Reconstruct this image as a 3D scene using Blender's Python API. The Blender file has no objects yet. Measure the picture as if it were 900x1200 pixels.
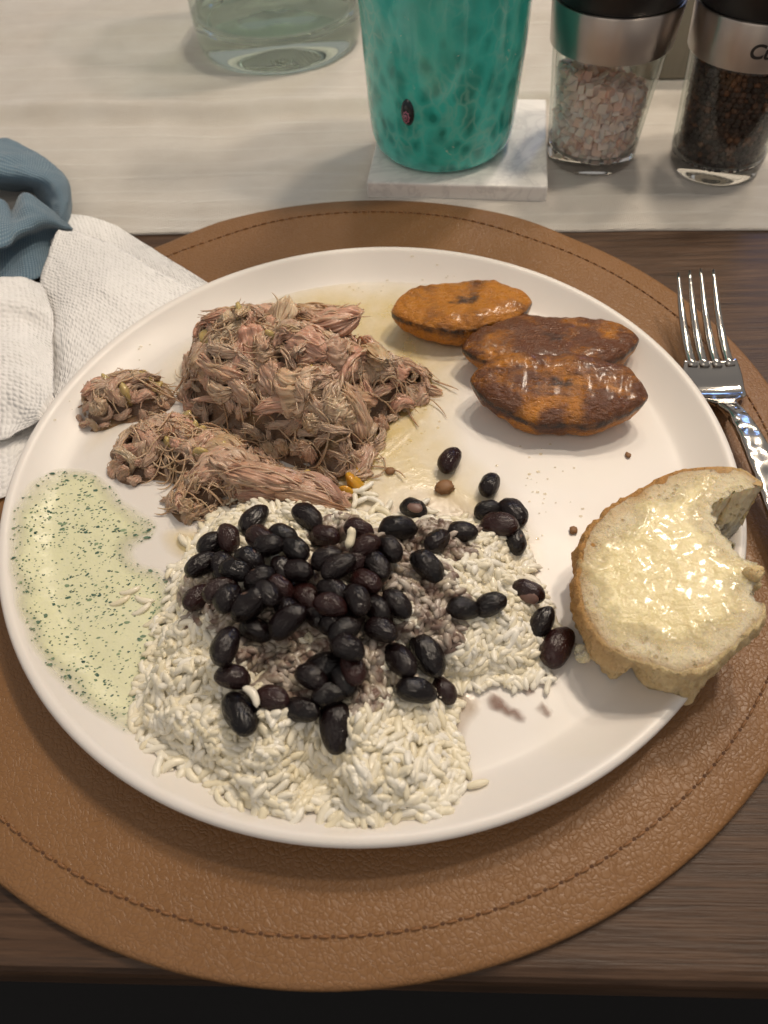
import bpy, bmesh, math, random
import numpy as np
from mathutils import Vector, Matrix, noise
from mathutils.geometry import delaunay_2d_cdt
random.seed(7); np.random.seed(7)
rnd = random.uniform
S = bpy.context.scene
COL = S.collection

# ------------------------------------------------------------------ camera
TH, ROLL, CAMH, FPX = math.radians(53.62), math.radians(-4.01), .2285, 870.
FW = Vector((0, math.cos(TH), -math.sin(TH)))
UP0 = Vector((0, math.sin(TH), math.cos(TH))); RT0 = Vector((1, 0, 0))
CX = math.cos(ROLL)*RT0 + math.sin(ROLL)*UP0
CY = -math.sin(ROLL)*RT0 + math.cos(ROLL)*UP0
CAM = Vector((0, 0, CAMH))
def px(u, v, z=0.):
    """point at height z seen at photograph pixel (u, v)"""
    d = (u-450)/FPX*CX - (v-600)/FPX*CY + FW
    return CAM + d*((z-CAMH)/d.z)
cd = bpy.data.cameras.new('camera'); cam = bpy.data.objects.new('camera', cd); COL.objects.link(cam)
M = Matrix((CX, CY, -FW)).transposed().to_4x4(); M.translation = CAM
cam.matrix_world = M
cd.sensor_fit = 'VERTICAL'; cd.sensor_height = 24; cd.lens = FPX/1200*24
cd.clip_start = .005; cd.clip_end = 50
cd.dof.use_dof = True; cd.dof.aperture_fstop = 9.
cd.dof.focus_distance = (px(430, 580, .015)-CAM).dot(FW)
S.camera = cam

# ------------------------------------------------------------------ light
W = bpy.data.worlds.new('World'); S.world = W; W.use_nodes = True
bg = W.node_tree.nodes['Background']
bg.inputs[0].default_value = (1., .93, .87, 1); bg.inputs[1].default_value = .32
def lamp(kind, loc, power, color, size=.03, target=None, size_y=None):
    l = bpy.data.lights.new(kind.lower()+'_lamp', kind); o = bpy.data.objects.new('lamp_or_fill', l); COL.objects.link(o)
    o.location = loc; l.energy = power; l.color = color
    if kind == 'AREA':
        l.shape = 'RECTANGLE'; l.size = size; l.size_y = size_y or size
        d = Vector(target)-Vector(loc); o.rotation_euler = d.to_track_quat('-Z', 'Y').to_euler()
    else: l.shadow_soft_size = size
    return o
WARM = (1., .85, .68)
for p, e in (((.38, .40, .84), 10.), ((.26, .62, .86), 10.5), ((.08, .80, .90), 5.), ((.50, .64, .90), 5.5)):
    lamp('POINT', p, e, WARM, .035)                                  # bulbs of the lamp hanging over the table
lamp('AREA', (1.05, 2.1, 1.15), 3.2, (.22, .42, 1.), .40, (.2, .3, 0), .22)   # bluish screen glow across the room
lamp('AREA', (-.7, -.9, 1.7), 4.5, (1., .88, .74), 1.2, (0, .2, 0), .8)      # added soft fill behind the camera, lifts the near side of the bread
S.view_settings.view_transform = 'Standard'; S.view_settings.look = 'None'
S.view_settings.exposure = 0.; S.view_settings.gamma = 1.; S.view_settings.use_curve_mapping = False
S.render.engine = 'CYCLES'
S.cycles.use_denoising = True; S.cycles.max_bounces = 10; S.cycles.transmission_bounces = 10; S.cycles.transparent_max_bounces = 16

# ------------------------------------------------------------------ material helpers
class NT:
    def __init__(s, name):
        s.m = bpy.data.materials.new(name); s.m.use_nodes = True; s.t = s.m.node_tree
        s.p = s.t.nodes['Principled BSDF']; s.out = s.t.nodes['Material Output']
    def n(s, typ, ins=None, **props):
        x = s.t.nodes.new('ShaderNode'+typ)
        for k, v in props.items(): setattr(x, k, v)
        for k, v in (ins or {}).items(): s.set(x.inputs[k], v)
        return x
    def set(s, sock, v):
        if isinstance(v, bpy.types.Node): v = v.outputs[0]
        if isinstance(v, bpy.types.NodeSocket): s.t.links.new(v, sock)
        else:
            if hasattr(sock.default_value, '__len__') and not hasattr(v, '__len__'): v = (v,)*len(sock.default_value)
            if hasattr(v, '__len__') and len(sock.default_value) == 4 and len(v) == 3: v = (*v, 1)
            sock.default_value = v
    def P(s, **kw):
        for k, v in kw.items(): s.set(s.p.inputs[k.replace('_', ' ')], v)
        return s
    def co(s, rand=False):
        c = s.n('TexCoord').outputs['Object']
        if rand:
            r = s.n('ObjectInfo').outputs['Random']
            c = s.n('VectorMath', {0: c, 1: s.n('VectorMath', {0: (3.1, 1.7, 2.3), 'Scale': r}, operation='SCALE')}, operation='ADD').outputs[0]
        return c
    def noise(s, co, scale, detail=3, rough=.5, dist=0, fac=True):
        x = s.n('TexNoise', {'Vector': co, 'Scale': scale, 'Detail': detail, 'Roughness': rough, 'Distortion': dist})
        return x.outputs['Fac'] if fac else x.outputs['Color']
    def vor(s, co, scale, feature='F1', out='Distance', randomness=1):
        return s.n('TexVoronoi', {'Vector': co, 'Scale': scale, 'Randomness': randomness}, feature=feature).outputs[out]
    def ramp(s, fac, *stops, interp='LINEAR'):
        x = s.n('ValToRGB', {'Fac': fac}); r = x.color_ramp; r.interpolation = interp
        while len(r.elements) < len(stops): r.elements.new(1)
        for e, (p, c) in zip(r.elements, stops):
            e.position = p; e.color = (*c, 1) if hasattr(c, '__len__') else (c, c, c, 1)
        return x.outputs[0]
    def mix(s, f, a, b, blend='MIX'):
        x = s.n('Mix', {0: f, 6: a, 7: b}, data_type='RGBA', blend_type=blend); return x.outputs[2]
    def math(s, op, a, b=0., c=None):
        ins = {0: a, 1: b}
        if c is not None: ins[2] = c
        return s.n('Math', ins, operation=op).outputs[0]
    def mapr(s, v, a, b, c=0., d=1.):
        return s.n('MapRange', {0: v, 1: a, 2: b, 3: c, 4: d}).outputs[0]
    def attr(s, name): return s.n('Attribute', attribute_name=name).outputs['Fac']
    def orand(s): return s.n('ObjectInfo').outputs['Random']
    def scaled(s, co, v): return s.n('VectorMath', {0: co, 1: v}, operation='MULTIPLY').outputs[0]
    def bump(s, h, dist, strength=1., prev=None):
        ins = {'Height': h, 'Distance': dist, 'Strength': strength}
        if prev is not None: ins['Normal'] = prev
        return s.n('Bump', ins).outputs[0]
    def geo(s, o): return s.n('NewGeometry').outputs[o]

def mat_tabletop():
    k = NT('dark_wood'); c = k.co()
    g = k.scaled(c, (6, 95, 40))
    n1 = k.noise(g, 3.2, 6, .62, .5); n2 = k.noise(k.scaled(c, (14, 420, 60)), 2.5, 4, .6)
    n3 = k.noise(c, 9, 3)
    col = k.ramp(n1, (.25, (.026, .014, .008)), (.52, (.080, .043, .024)), (.78, (.155, .092, .056)))
    pores = k.ramp(n2, (.30, .0), (.46, 1.))
    col = k.mix(k.math('MULTIPLY', k.math('SUBTRACT', 1., pores), .75), col, (.016, .010, .007))
    col = k.mix(k.mapr(n3, .3, .7, 0, .35), col, (.060, .034, .021))
    b = k.bump(n2, .0005, .6)
    return k.P(Base_Color=col, Roughness=k.mapr(n1, .3, .7, .36, .52), Normal=b, Specular_IOR_Level=.30).m
def mat_plain(name, col, rough=.5, **kw): return NT(name).P(Base_Color=col, Roughness=rough, **kw).m
def mat_leather():
    k = NT('tan_leather'); c = k.co()
    w = k.n('VectorMath', {0: c, 1: k.n('VectorMath', {0: k.noise(c, 190, 3, fac=False), 'Scale': .0050}, operation='SCALE')}, operation='ADD').outputs[0]
    v1 = k.vor(w, 600, 'SMOOTH_F1'); e1 = k.ramp(k.vor(w, 600, 'DISTANCE_TO_EDGE'), (0., 0.), (.13, .8), (.3, 1.)); v2 = k.vor(w, 1250, 'SMOOTH_F1')
    h = k.math('SUBTRACT', k.math('MULTIPLY', e1, .55), k.math('ADD', k.math('MULTIPLY', v1, .55), k.math('MULTIPLY', v2, .30)))
    big = k.noise(c, 14, 4)
    col = k.mix(k.mapr(big, .3, .7), (.205, .096, .030), (.240, .117, .041))
    col = k.mix(k.mapr(e1, 0, .7, .20, 0), col, (.13, .048, .015))
    bm_ = k.bump(h, .00026, .7)
    bm_ = k.bump(k.noise(c, 45, 3), .001, .2, bm_)
    return k.P(Base_Color=col, Roughness=k.mapr(k.noise(c, 300, 2), .3, .7, .40, .52), Normal=bm_, Specular_IOR_Level=.55).m
def mat_linen():
    k = NT('cream_linen'); c = k.co()
    wx = k.n('TexWave', {'Vector': c, 'Scale': 330., 'Distortion': 1.2, 'Detail': 2., 'Detail Scale': .6}, bands_direction='X').outputs['Fac']
    wy = k.n('TexWave', {'Vector': c, 'Scale': 360., 'Distortion': 1.5, 'Detail': 2., 'Detail Scale': .6}, bands_direction='Y').outputs['Fac']
    h = k.math('ADD', wx, wy)
    sl = k.noise(k.scaled(c, (30, 900, 1)), 2., 3, .6)
    n = k.noise(c, 25, 5, .6)
    col = k.mix(k.mapr(n, .3, .7), (.74, .685, .61), (.84, .80, .735))
    col = k.mix(k.mapr(sl, .62, .80, 0, .14), col, (.54, .45, .35))
    col = k.mix(k.math('MULTIPLY', k.attr('slub'), .9), col, (.90, .87, .81))
    col = k.mix(k.mapr(h, 0, 2, .16, 0), col, (.44, .38, .31))
    return k.P(Base_Color=col, Roughness=.9, Normal=k.bump(sl, .0008, .2, k.bump(k.noise(c, 90, 3, .55), .0014, .2, k.bump(h, .0005, .8))), Sheen_Weight=.2, Specular_IOR_Level=.2).m
def mat_blue():
    k = NT('blue_cotton'); c = k.n('UVMap').outputs[0]
    wx = k.n('TexWave', {'Vector': c, 'Scale': 250., 'Distortion': .6, 'Detail': 1.}, bands_direction='X').outputs['Fac']
    wy = k.n('TexWave', {'Vector': c, 'Scale': 250., 'Distortion': .6, 'Detail': 1.}, bands_direction='Y').outputs['Fac']
    h = k.math('MULTIPLY', wx, wy)
    col = k.mix(h, (.105, .175, .235), (.27, .365, .44))
    col = k.mix(k.mapr(k.noise(c, 60, 3), .3, .7, 0, .3), col, (.13, .20, .27))
    return k.P(Base_Color=col, Roughness=.92, Normal=k.bump(k.noise(c, 55, 4, .6), .004, .4, k.bump(h, .0005, .8)), Sheen_Weight=.3, Specular_IOR_Level=.2).m
def mat_paper():
    k = NT('white_paper'); c = k.n('UVMap').outputs[0]
    v = k.vor(c, 400, 'F1', randomness=.35); n = k.noise(c, 140, 4, .6)
    h = k.math('ADD', k.ramp(v, (.1, 1.), (.55, 0.)), k.math('MULTIPLY', n, .5))
    b = k.bump(h, .00055, .8); b = k.bump(k.noise(c, 38, 4, .6), .006, .45, b)
    return k.P(Base_Color=(.86, .84, .815), Roughness=.95, Normal=b, Specular_IOR_Level=.15, Subsurface_Weight=.15, Subsurface_Radius=(.002, .002, .002), Subsurface_Scale=1.).m
def mat_porcelain():
    k = NT('cream_porcelain'); c = k.co()
    n = k.noise(c, 2600, 2); n2 = k.noise(c, 60, 4)
    b = k.bump(n, .00004, .55); b = k.bump(n2, .0004, .12, b)
    col = k.mix(k.mapr(k.noise(c, 18, 3), .35, .65), (.75, .710, .668), (.77, .730, .688))
    return k.P(Base_Color=col, Roughness=k.mapr(n2, .3, .7, .34, .46), Normal=b, Coat_Weight=.12, Coat_Roughness=.25, Subsurface_Weight=.05, Subsurface_Radius=(.003, .002, .0015), Subsurface_Scale=1.).m
def mat_rice(name, stain):
    k = NT(name); c = k.co(True); t = k.attr('tint') if True else 0
    r = k.math('FRACT', k.math('ADD', t, k.orand()))
    col = k.mix(r, (.86, .78, .575), (.92, .885, .79))
    n = k.noise(c, 260, 3)
    if stain:
        col = k.mix(k.mapr(n, .34, .62, .45, .95), col, (.165, .095, .075))
        col = k.mix(k.mapr(r, .62, 1., 0, .6), col, (.60, .51, .43))
    b = k.bump(k.noise(c, 420, 2), .0003, .25)
    k.P(Base_Color=col, Roughness=k.mapr(n, .3, .7, .20, .40), Normal=b, Specular_IOR_Level=.5)
    tl = k.n('BsdfTranslucent', {'Color': k.mix(.5, col, (.95, .84, .58) if not stain else (.30, .19, .13))})
    k.set(k.out.inputs[0], k.n('MixShader', {0: .10 if not stain else .1, 1: k.p.outputs[0], 2: tl.outputs[0]}).outputs[0]); return k.m
def mat_bean():
    k = NT('black_bean_skin'); c = k.co(True); r = k.n('SeparateXYZ', {0: k.n('ObjectInfo').outputs['Color']}).outputs[0]
    n = k.noise(c, 120, 4, .55)
    base = k.ramp(r, (0., (.0035, .0022, .0026)), (.6, (.009, .0038, .0042)), (1., (.030, .0095, .0085)))
    col = k.mix(k.mapr(n, .45, .75, 0, .55), base, (.015, .006, .0055))
    col = k.mix(k.attr('hilum'), col, (.16, .10, .075))
    wr = k.noise(k.scaled(c, (1, 2.2, 2.2)), 210, 4, .6, .6)
    b = k.bump(wr, .0020, .5); b = k.bump(k.noise(c, 700, 2), .00012, .3, b)
    return k.P(Base_Color=col, Roughness=k.mapr(n, .3, .7, .16, .30), Normal=b, Specular_IOR_Level=.40).m
def mat_pork(name, a, b_, dark):
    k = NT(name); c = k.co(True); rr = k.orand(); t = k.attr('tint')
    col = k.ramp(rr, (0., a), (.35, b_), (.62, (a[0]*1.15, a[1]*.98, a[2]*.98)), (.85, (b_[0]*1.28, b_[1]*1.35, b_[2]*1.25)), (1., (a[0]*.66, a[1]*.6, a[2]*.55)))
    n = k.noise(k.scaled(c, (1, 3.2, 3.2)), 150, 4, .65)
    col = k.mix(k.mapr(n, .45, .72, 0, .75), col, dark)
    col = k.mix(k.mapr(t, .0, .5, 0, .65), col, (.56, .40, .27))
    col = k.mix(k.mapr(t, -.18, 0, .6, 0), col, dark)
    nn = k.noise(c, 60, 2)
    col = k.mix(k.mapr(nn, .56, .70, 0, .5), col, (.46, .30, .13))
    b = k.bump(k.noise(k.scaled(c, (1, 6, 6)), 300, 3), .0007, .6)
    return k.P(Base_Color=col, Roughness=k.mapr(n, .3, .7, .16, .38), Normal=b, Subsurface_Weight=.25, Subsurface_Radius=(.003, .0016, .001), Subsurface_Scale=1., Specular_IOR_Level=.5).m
def mat_onion():
    k = NT('cooked_onion'); c = k.co(True)
    col = k.mix(k.noise(c, 150, 3), (.42, .27, .07), (.60, .46, .22))
    return k.P(Base_Color=col, Roughness=.25, Subsurface_Weight=.5, Subsurface_Radius=(.004, .003, .001), Subsurface_Scale=1., Coat_Weight=.4, Coat_Roughness=.12).m
def mat_plantain():
    k = NT('fried_plantain'); c = k.co(True)
    e = k.attr('edge'); side = k.attr('side')
    n1 = k.noise(k.scaled(c, (1, 1.5, 1.5)), 62, 2.5, .5, .6); n2 = k.noise(k.scaled(c, (1, 1.8, 1.8)), 210, 4, .6)
    n3 = k.noise(k.scaled(c, (1, 1.6, 1.6)), 420, 4, .7)
    gold = k.mix(n2, (.60, .245, .011), (.38, .115, .005))
    brown = k.mix(n3, (.185, .056, .008), (.068, .018, .004))
    f = k.math('ADD', k.math('MULTIPLY', n1, 1.25), k.math('MULTIPLY', k.math('SUBTRACT', n3, .5), .45))
    f = k.math('SUBTRACT', f, k.math('MULTIPLY', side, .55))
    f = k.math('ADD', f, k.attr('brown'))
    col = k.mix(k.mapr(f, .34, .68), gold, brown)
    burn = k.math('ADD', e, k.math('MULTIPLY', k.math('SUBTRACT', n2, .5), 1.1))
    col = k.mix(k.mapr(burn, .42, .80, 0, .95), col, (.014, .005, .003))
    ctr = k.math('ADD', k.attr('core'), k.math('MULTIPLY', k.math('SUBTRACT', n2, .5), 1.6))
    col = k.mix(k.mapr(ctr, .42, .85, 0, .9), col, (.016, .006, .004))
    b = k.bump(n2, .0030, .7); b = k.bump(n3, .0013, .75, b)
    return k.P(Base_Color=col, Roughness=k.mapr(n3, .35, .65, .20, .44), Normal=b, Specular_IOR_Level=.55, Coat_Weight=.2, Coat_Roughness=.16).m
def mat_sauce():
    k = NT('herb_cream'); c = k.co()
    col = k.mix(k.noise(c, 70, 4), (.69, .69, .44), (.77, .765, .55))
    f = k.vor(k.scaled(c, (.7, 1.7, 1)), 620, 'F1'); fl = k.ramp(f, (.10, 1.), (.22, 0.))
    col = k.mix(k.math('MULTIPLY', fl, k.mapr(k.noise(c, 160, 2), .40, .60, 0, .55)), col, (.20, .31, .19))
    return k.P(Base_Color=col, Roughness=.28, Subsurface_Weight=.2, Subsurface_Radius=(.003, .003, .0015), Subsurface_Scale=1., Alpha=k.mapr(k.attr('edge'), 0, 1, .0, 1.), Normal=k.bump(k.noise(c, 150, 3), .0016, .35)).m
def mat_juice(name, colr, amount):
    k = NT(name); c = k.co()
    n = k.noise(c, 75, 4, .6)
    a = k.math('MULTIPLY', k.attr('edge'), k.mapr(n, .25, .68, .35, 1.))
    k.P(Base_Color=colr, Roughness=.16, Alpha=k.math('MULTIPLY', a, amount), Normal=k.bump(n, .0012, .3))
    return k.m
def mat_crumb():
    k = NT('bread_crumb'); c = k.co()
    n = k.noise(c, 90, 5, .65); v = k.noise(c, 520, 4, .7); pm = k.mapr(k.noise(c, 130, 2), .42, .6); v2 = k.math('MAXIMUM', k.ramp(k.vor(c, 430), (.10, 0.), (.30, 1.)), k.math('SUBTRACT', 1., pm))
    col = k.mix(n, (.80, .67, .43), (.88, .79, .59))
    col = k.mix(k.math('MULTIPLY', k.attr('crust'), k.mapr(n, .35, .65, .2, 1.)), col, (.50, .26, .085))
    col = k.mix(k.mapr(v2, 0, 1, .55, 0), col, (.50, .34, .15)); col = k.mix(k.mapr(v, .3, .7, .22, 0), col, (.58, .42, .21))
    b = k.bump(v, .0020, .9); b = k.bump(v2, .0016, .8, b); b = k.bump(k.noise(c, 190, 4, .6), .0022, .5, b)
    return k.P(Base_Color=col, Roughness=.85, Normal=b, Subsurface_Weight=.5, Subsurface_Radius=(.007, .0055, .003), Subsurface_Scale=1., Specular_IOR_Level=.25).m
def mat_crust():
    k = NT('bread_crust'); c = k.co()
    n = k.noise(c, 70, 5, .65); t = k.attr('bake')
    col = k.mix(n, (.40, .185, .052), (.56, .31, .105))
    pale = k.mix(n, (.68, .50, .25), (.78, .63, .38))
    col = k.mix(k.math('ADD', k.math('MULTIPLY', k.math('SUBTRACT', n, .5), .8), t), pale, col)
    f = k.noise(k.scaled(c, (1, 1, .5)), 420, 4, .7); col = k.mix(k.mapr(f, .42, .7, 0, .45), col, (.40, .23, .08))
    b = k.bump(f, .0024, .9); b = k.bump(k.noise(c, 150, 4, .65), .0034, .6, b); b = k.bump(k.ramp(k.vor(c, 430), (.05, 0.), (.25, 1.)), .0012, .6, b)
    return k.P(Base_Color=col, Roughness=.62, Normal=b, Specular_IOR_Level=.35, Subsurface_Weight=.3, Subsurface_Radius=(.005, .0035, .0015), Subsurface_Scale=1.).m
def mat_butter():
    k = NT('spread_butter'); c = k.co()
    n = k.noise(c, 60, 5, .6)
    col = k.mix(n, (.78, .65, .33), (.85, .755, .48))
    s = k.noise(k.scaled(c, (1, 1, 1)), 330, 4, .65)
    b = k.bump(s, .0014, .6); b = k.bump(k.noise(k.scaled(c, (1, 1.8, 1)), 110, 3, .5, 1.), .003, .3, b)
    return k.P(Base_Color=col, Roughness=k.mapr(s, .3, .7, .12, .30), Normal=b, Coat_Weight=.3, Coat_Roughness=.1, Alpha=k.mapr(k.math('ADD', k.attr('edge'), k.math('MULTIPLY', k.math('SUBTRACT', k.noise(c, 210, 4, .65), .5), 1.1)), .10, .75), Specular_IOR_Level=.45, Subsurface_Weight=.35, Subsurface_Radius=(.005, .004, .0018), Subsurface_Scale=1.).m
def mat_glass(name, col, rough=0.): return NT(name).P(Base_Color=col, Roughness=rough, Transmission_Weight=1., IOR=1.47).m
def mat_thin(name, tint):
    """thin glass wall: clear, with Fresnel reflections"""
    k = NT(name); k.t.nodes.remove(k.p)
    lw = k.n('LayerWeight', {'Blend': .5}).outputs['Facing']; fr = k.math('ADD', .03, k.math('MULTIPLY', k.math('POWER', lw, 4.), .55)); tr = k.n('BsdfTransparent', {'Color': k.mix(k.math('POWER', lw, 5.), tint, (tint[0]*.35, tint[1]*.42, tint[2]*.38))}); gl = k.n('BsdfGlossy', {'Color': (1, 1, 1), 'Roughness': .03})
    k.set(k.out.inputs[0], k.n('MixShader', {0: fr, 1: tr, 2: gl}).outputs[0]); return k.m
def mat_teal():
    k = NT('teal_glass'); c = k.co(); cs = k.scaled(c, (1, 1, .72))
    w = k.n('VectorMath', {0: cs, 1: k.n('VectorMath', {0: k.noise(c, 65, 3, fac=False), 'Scale': .012}, operation='SCALE')}, operation='ADD').outputs[0]
    v = k.vor(w, 150, 'DISTANCE_TO_EDGE'); vv = k.vor(w, 150, 'F1', 'Color')
    z = k.n('SeparateXYZ', {0: c}).outputs[2]
    st = k.noise(k.scaled(c, (1, 1, .16)), 95, 4, .6)
    vein = k.math('MULTIPLY', k.ramp(v, (0., 1.), (.13, .0)), k.mapr(k.noise(c, 40, 3), .40, .62))
    sp = k.n('SeparateXYZ', {0: vv}).outputs[0]
    blob = k.ramp(k.vor(w, 150, 'SMOOTH_F1'), (.18, 0.), (.55, 1.))
    col = k.mix(blob, k.mix(sp, (.003, .25, .21), (.012, .38, .325)), (.055, .60, .525))
    col = k.mix(k.mapr(z, .035, .085, 0., .75), col, k.mix(st, (.014, .34, .29), (.085, .58, .51)))
    col = k.mix(k.math('MULTIPLY', vein, .5), col, (.26, .62, .53))
    wh = k.ramp(k.noise(k.scaled(c, (1, 1, .8)), 85, 5, .7, 1.2), (.665, 0.), (.70, 1.))
    col = k.mix(k.math('MULTIPLY', wh, .75), col, (.60, .72, .62))
    return k.P(Base_Color=col, Roughness=.16, Subsurface_Weight=.35, Subsurface_Radius=(.004, .010, .009), Subsurface_Scale=1., Coat_Weight=.5, Coat_Roughness=.05, Normal=k.bump(st, .002, .2)).m
def mat_steel(name, brushed=True):
    k = NT(name); c = k.co()
    if brushed:
        n = k.noise(k.scaled(c, (1, 1, 30)), 130, 3); kw = dict(Anisotropic=.95, Anisotropic_Rotation=.25)
        tg = k.n('Tangent', direction_type='RADIAL', axis='Z'); kw['Tangent'] = tg.outputs[0]
        return k.P(Base_Color=(.52, .47, .43), Metallic=1., Roughness=k.mapr(n, .3, .7, .30, .36), Normal=k.bump(n, .00005, .05), **kw).m
    n = k.vor(c, 230, 'SMOOTH_F1')
    return k.P(Base_Color=(.44, .42, .395), Metallic=1., Roughness=.13, Normal=k.bump(n, .0010, .0)).m
def mat_hammered():
    k = NT('hammered_steel'); c = k.co()
    return k.P(Base_Color=(.48, .46, .43), Metallic=1., Roughness=.22, Normal=k.bump(k.vor(c, 230, 'SMOOTH_F1'), .0020, .6)).m
def mat_marble():
    k = NT('white_marble'); c = k.co()
    n = k.noise(c, 22, 6, .6, 2.2); f = k.math('ABSOLUTE', k.math('SUBTRACT', n, .5))
    col = k.mix(k.mapr(f, 0., .05, .55, 0), (.84, .82, .79), (.60, .58, .57))
    return k.P(Base_Color=col, Roughness=.32, Subsurface_Weight=.1, Subsurface_Radius=(.004, .004, .004), Subsurface_Scale=1.).m
def mat_salt():
    k = NT('pink_salt'); t = k.attr('tint')
    col = k.ramp(t, (0., (.93, .58, .49)), (.45, (.95, .70, .62)), (1., (.96, .82, .76)))
    return k.P(Base_Color=col, Roughness=.25, Subsurface_Weight=.6, Subsurface_Radius=(.005, .003, .002), Subsurface_Scale=1.).m
def mat_pepper():
    k = NT('black_peppercorn'); t = k.attr('tint')
    col = k.ramp(t, (0., (.012, .008, .007)), (.6, (.030, .018, .014)), (.86, (.075, .036, .022)), (1., (.17, .075, .035)))
    return k.P(Base_Color=col, Roughness=.55, Normal=k.bump(k.noise(k.co(), 900, 3), .001, .7)).m
def mat_herb():
    k = NT('herb_fleck'); t = k.attr('tint')
    col = k.ramp(t, (0., (.016, .058, .044)), (.4, (.06, .13, .095)), (1., (.26, .35, .21)))
    return k.P(Base_Color=col, Roughness=.4).m
def mat_greywood():
    k = NT('taupe_wood'); c = k.co()
    n = k.noise(k.scaled(c, (60, 60, 6)), 3, 5, .6)
    return k.P(Base_Color=k.mix(n, (.24, .21, .165), (.38, .34, .275)), Roughness=.7, Normal=k.bump(n, .001, .4)).m
MT = dict(wood=mat_tabletop(), leather=mat_leather(), thread=mat_plain('brown_thread', (.23, .105, .038), .6), linen=mat_linen(), blue=mat_blue(), paper=mat_paper(),
    china=mat_porcelain(), rice=mat_rice('cooked_rice', False), rice_s=mat_rice('bean_stained_rice', True), bean=mat_bean(), seed=mat_plain('bean_flesh', (.17, .095, .075), .45),
    pork=mat_pork('pulled_pork', (.60, .375, .275), (.575, .42, .31), (.33, .185, .12)), fibre=mat_pork('pork_fibre', (.54, .37, .24), (.46, .28, .185), (.30, .17, .10)),
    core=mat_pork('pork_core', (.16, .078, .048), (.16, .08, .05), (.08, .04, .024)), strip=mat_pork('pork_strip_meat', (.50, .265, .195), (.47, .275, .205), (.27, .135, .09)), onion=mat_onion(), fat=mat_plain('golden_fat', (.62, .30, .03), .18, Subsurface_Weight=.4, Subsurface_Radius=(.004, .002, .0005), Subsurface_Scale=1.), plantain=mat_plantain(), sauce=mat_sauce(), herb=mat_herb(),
    juice=mat_juice('yellow_juice', (.76, .58, .16), .50), smear=mat_juice('bean_smear', (.24, .135, .10), .95), pond=mat_juice('bean_broth', (.46, .33, .20), .5),
    crumb=mat_crumb(), crust=mat_crust(), butter=mat_butter(), thin=mat_thin('thin_clear_glass', (.955, .96, .95)), thing=mat_thin('thin_green_glass', (.90, .935, .915)), clear=mat_glass('clear_glass', (.97, .985, .975)), green=mat_glass('green_tinted_glass', (.72, .85, .78)),
    teal=mat_teal(), steel=mat_steel('brushed_steel'), fork=mat_steel('polished_steel', False), hammer=mat_hammered(), black=mat_plain('black_plastic', (.008, .0085, .010), .38),
    marble=mat_marble(), salt=mat_salt(), pepper=mat_pepper(), ink=mat_plain('dark_print', (.02, .018, .017), .5), greywood=mat_greywood(),
    crumbbit=mat_plain('brown_crumb', (.24, .12, .05), .6), floor=mat_plain('dark_floor', (.004, .004, .005), .8), murr=mat_plain('murrine_dark', (.012, .020, .028), .15),
    pink=mat_plain('murrine_pink', (.42, .16, .24), .2), oil=NT('oil_drop').P(Base_Color=(.80, .62, .22), Roughness=.04, Alpha=.18, Coat_Weight=1.).m)

# ------------------------------------------------------------------ mesh helpers
def mesh(name, V, F, attrs=None, smooth=True):
    me = bpy.data.meshes.new(name); me.from_pydata([tuple(v) for v in V], [], F); me.update()
    if smooth: me.polygons.foreach_set('use_smooth', [True]*len(me.polygons))
    for k, a in (attrs or {}).items():
        at = me.attributes.new(k, 'FLOAT', 'POINT'); at.data.foreach_set('value', np.asarray(a, dtype=np.float32))
    return me
def obj(name, me, mat=None, parent=None, label=None, cat=None, group=None, kind=None):
    if mat is not None and not me.materials: me.materials.append(mat)
    o = bpy.data.objects.new(name, me); COL.objects.link(o)
    if parent is not None: o.parent = parent
    return tag(o, label, cat, group, kind)
def tag(o, label=None, cat=None, group=None, kind=None):
    for k, v in (('label', label), ('category', cat), ('group', group), ('kind', kind)):
        if v: o[k] = v
    return o
def empty(name, loc, label, cat, group=None):
    o = bpy.data.objects.new(name, None); COL.objects.link(o); o.location = loc; o.empty_display_size = .01
    return tag(o, label, cat, group)
def local(V, root): 
    l = root.location; return [Vector(v)-l for v in V]
def lathe(prof, seg=96, cap0=True, cap1=True):
    V = []; F = []
    for r, z in prof:
        V += [(r*math.cos(2*math.pi*i/seg), r*math.sin(2*math.pi*i/seg), z) for i in range(seg)]
    for j in range(len(prof)-1):
        for i in range(seg):
            a = j*seg+i; b = j*seg+(i+1) % seg; F.append((a, b, b+seg, a+seg))
    if cap0: F.append(tuple(reversed(range(seg))))
    if cap1: F.append(tuple((len(prof)-1)*seg+i for i in range(seg)))
    return V, F
def smooth_prof(pts, n=6):
    P = [Vector(p) for p in pts]; out = []
    for i in range(len(P)-1):
        a, b, c, d = P[max(i-1, 0)], P[i], P[i+1], P[min(i+2, len(P)-1)]
        for k in range(n):
            t = k/n; out.append(.5*((2*b)+(c-a)*t+(2*a-5*b+4*c-d)*t*t+(3*b-a-3*c+d)*t**3))
    out.append(P[-1]); return out
def tube(path, radii, sides=6, flat=1.):
    V = []; F = []; n = len(path); P = [Vector(p) for p in path]
    ref = Vector((0, 0, 1))
    for i in range(n):
        t = (P[min(i+1, n-1)]-P[max(i-1, 0)]).normalized()
        s = t.cross(ref); s = s.normalized() if s.length > 1e-6 else Vector((1, 0, 0)); u = s.cross(t)
        for k in range(sides):
            a = 2*math.pi*k/sides; V.append(P[i]+(s*math.cos(a)+u*math.sin(a)*flat)*radii[i])
    for i in range(n-1):
        for k in range(sides):
            a = i*sides+k; b = i*sides+(k+1) % sides; F.append((a, b, b+sides, a+sides))
    F.append(tuple(reversed(range(sides)))); F.append(tuple((n-1)*sides+k for k in range(sides)))
    return V, F
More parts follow.
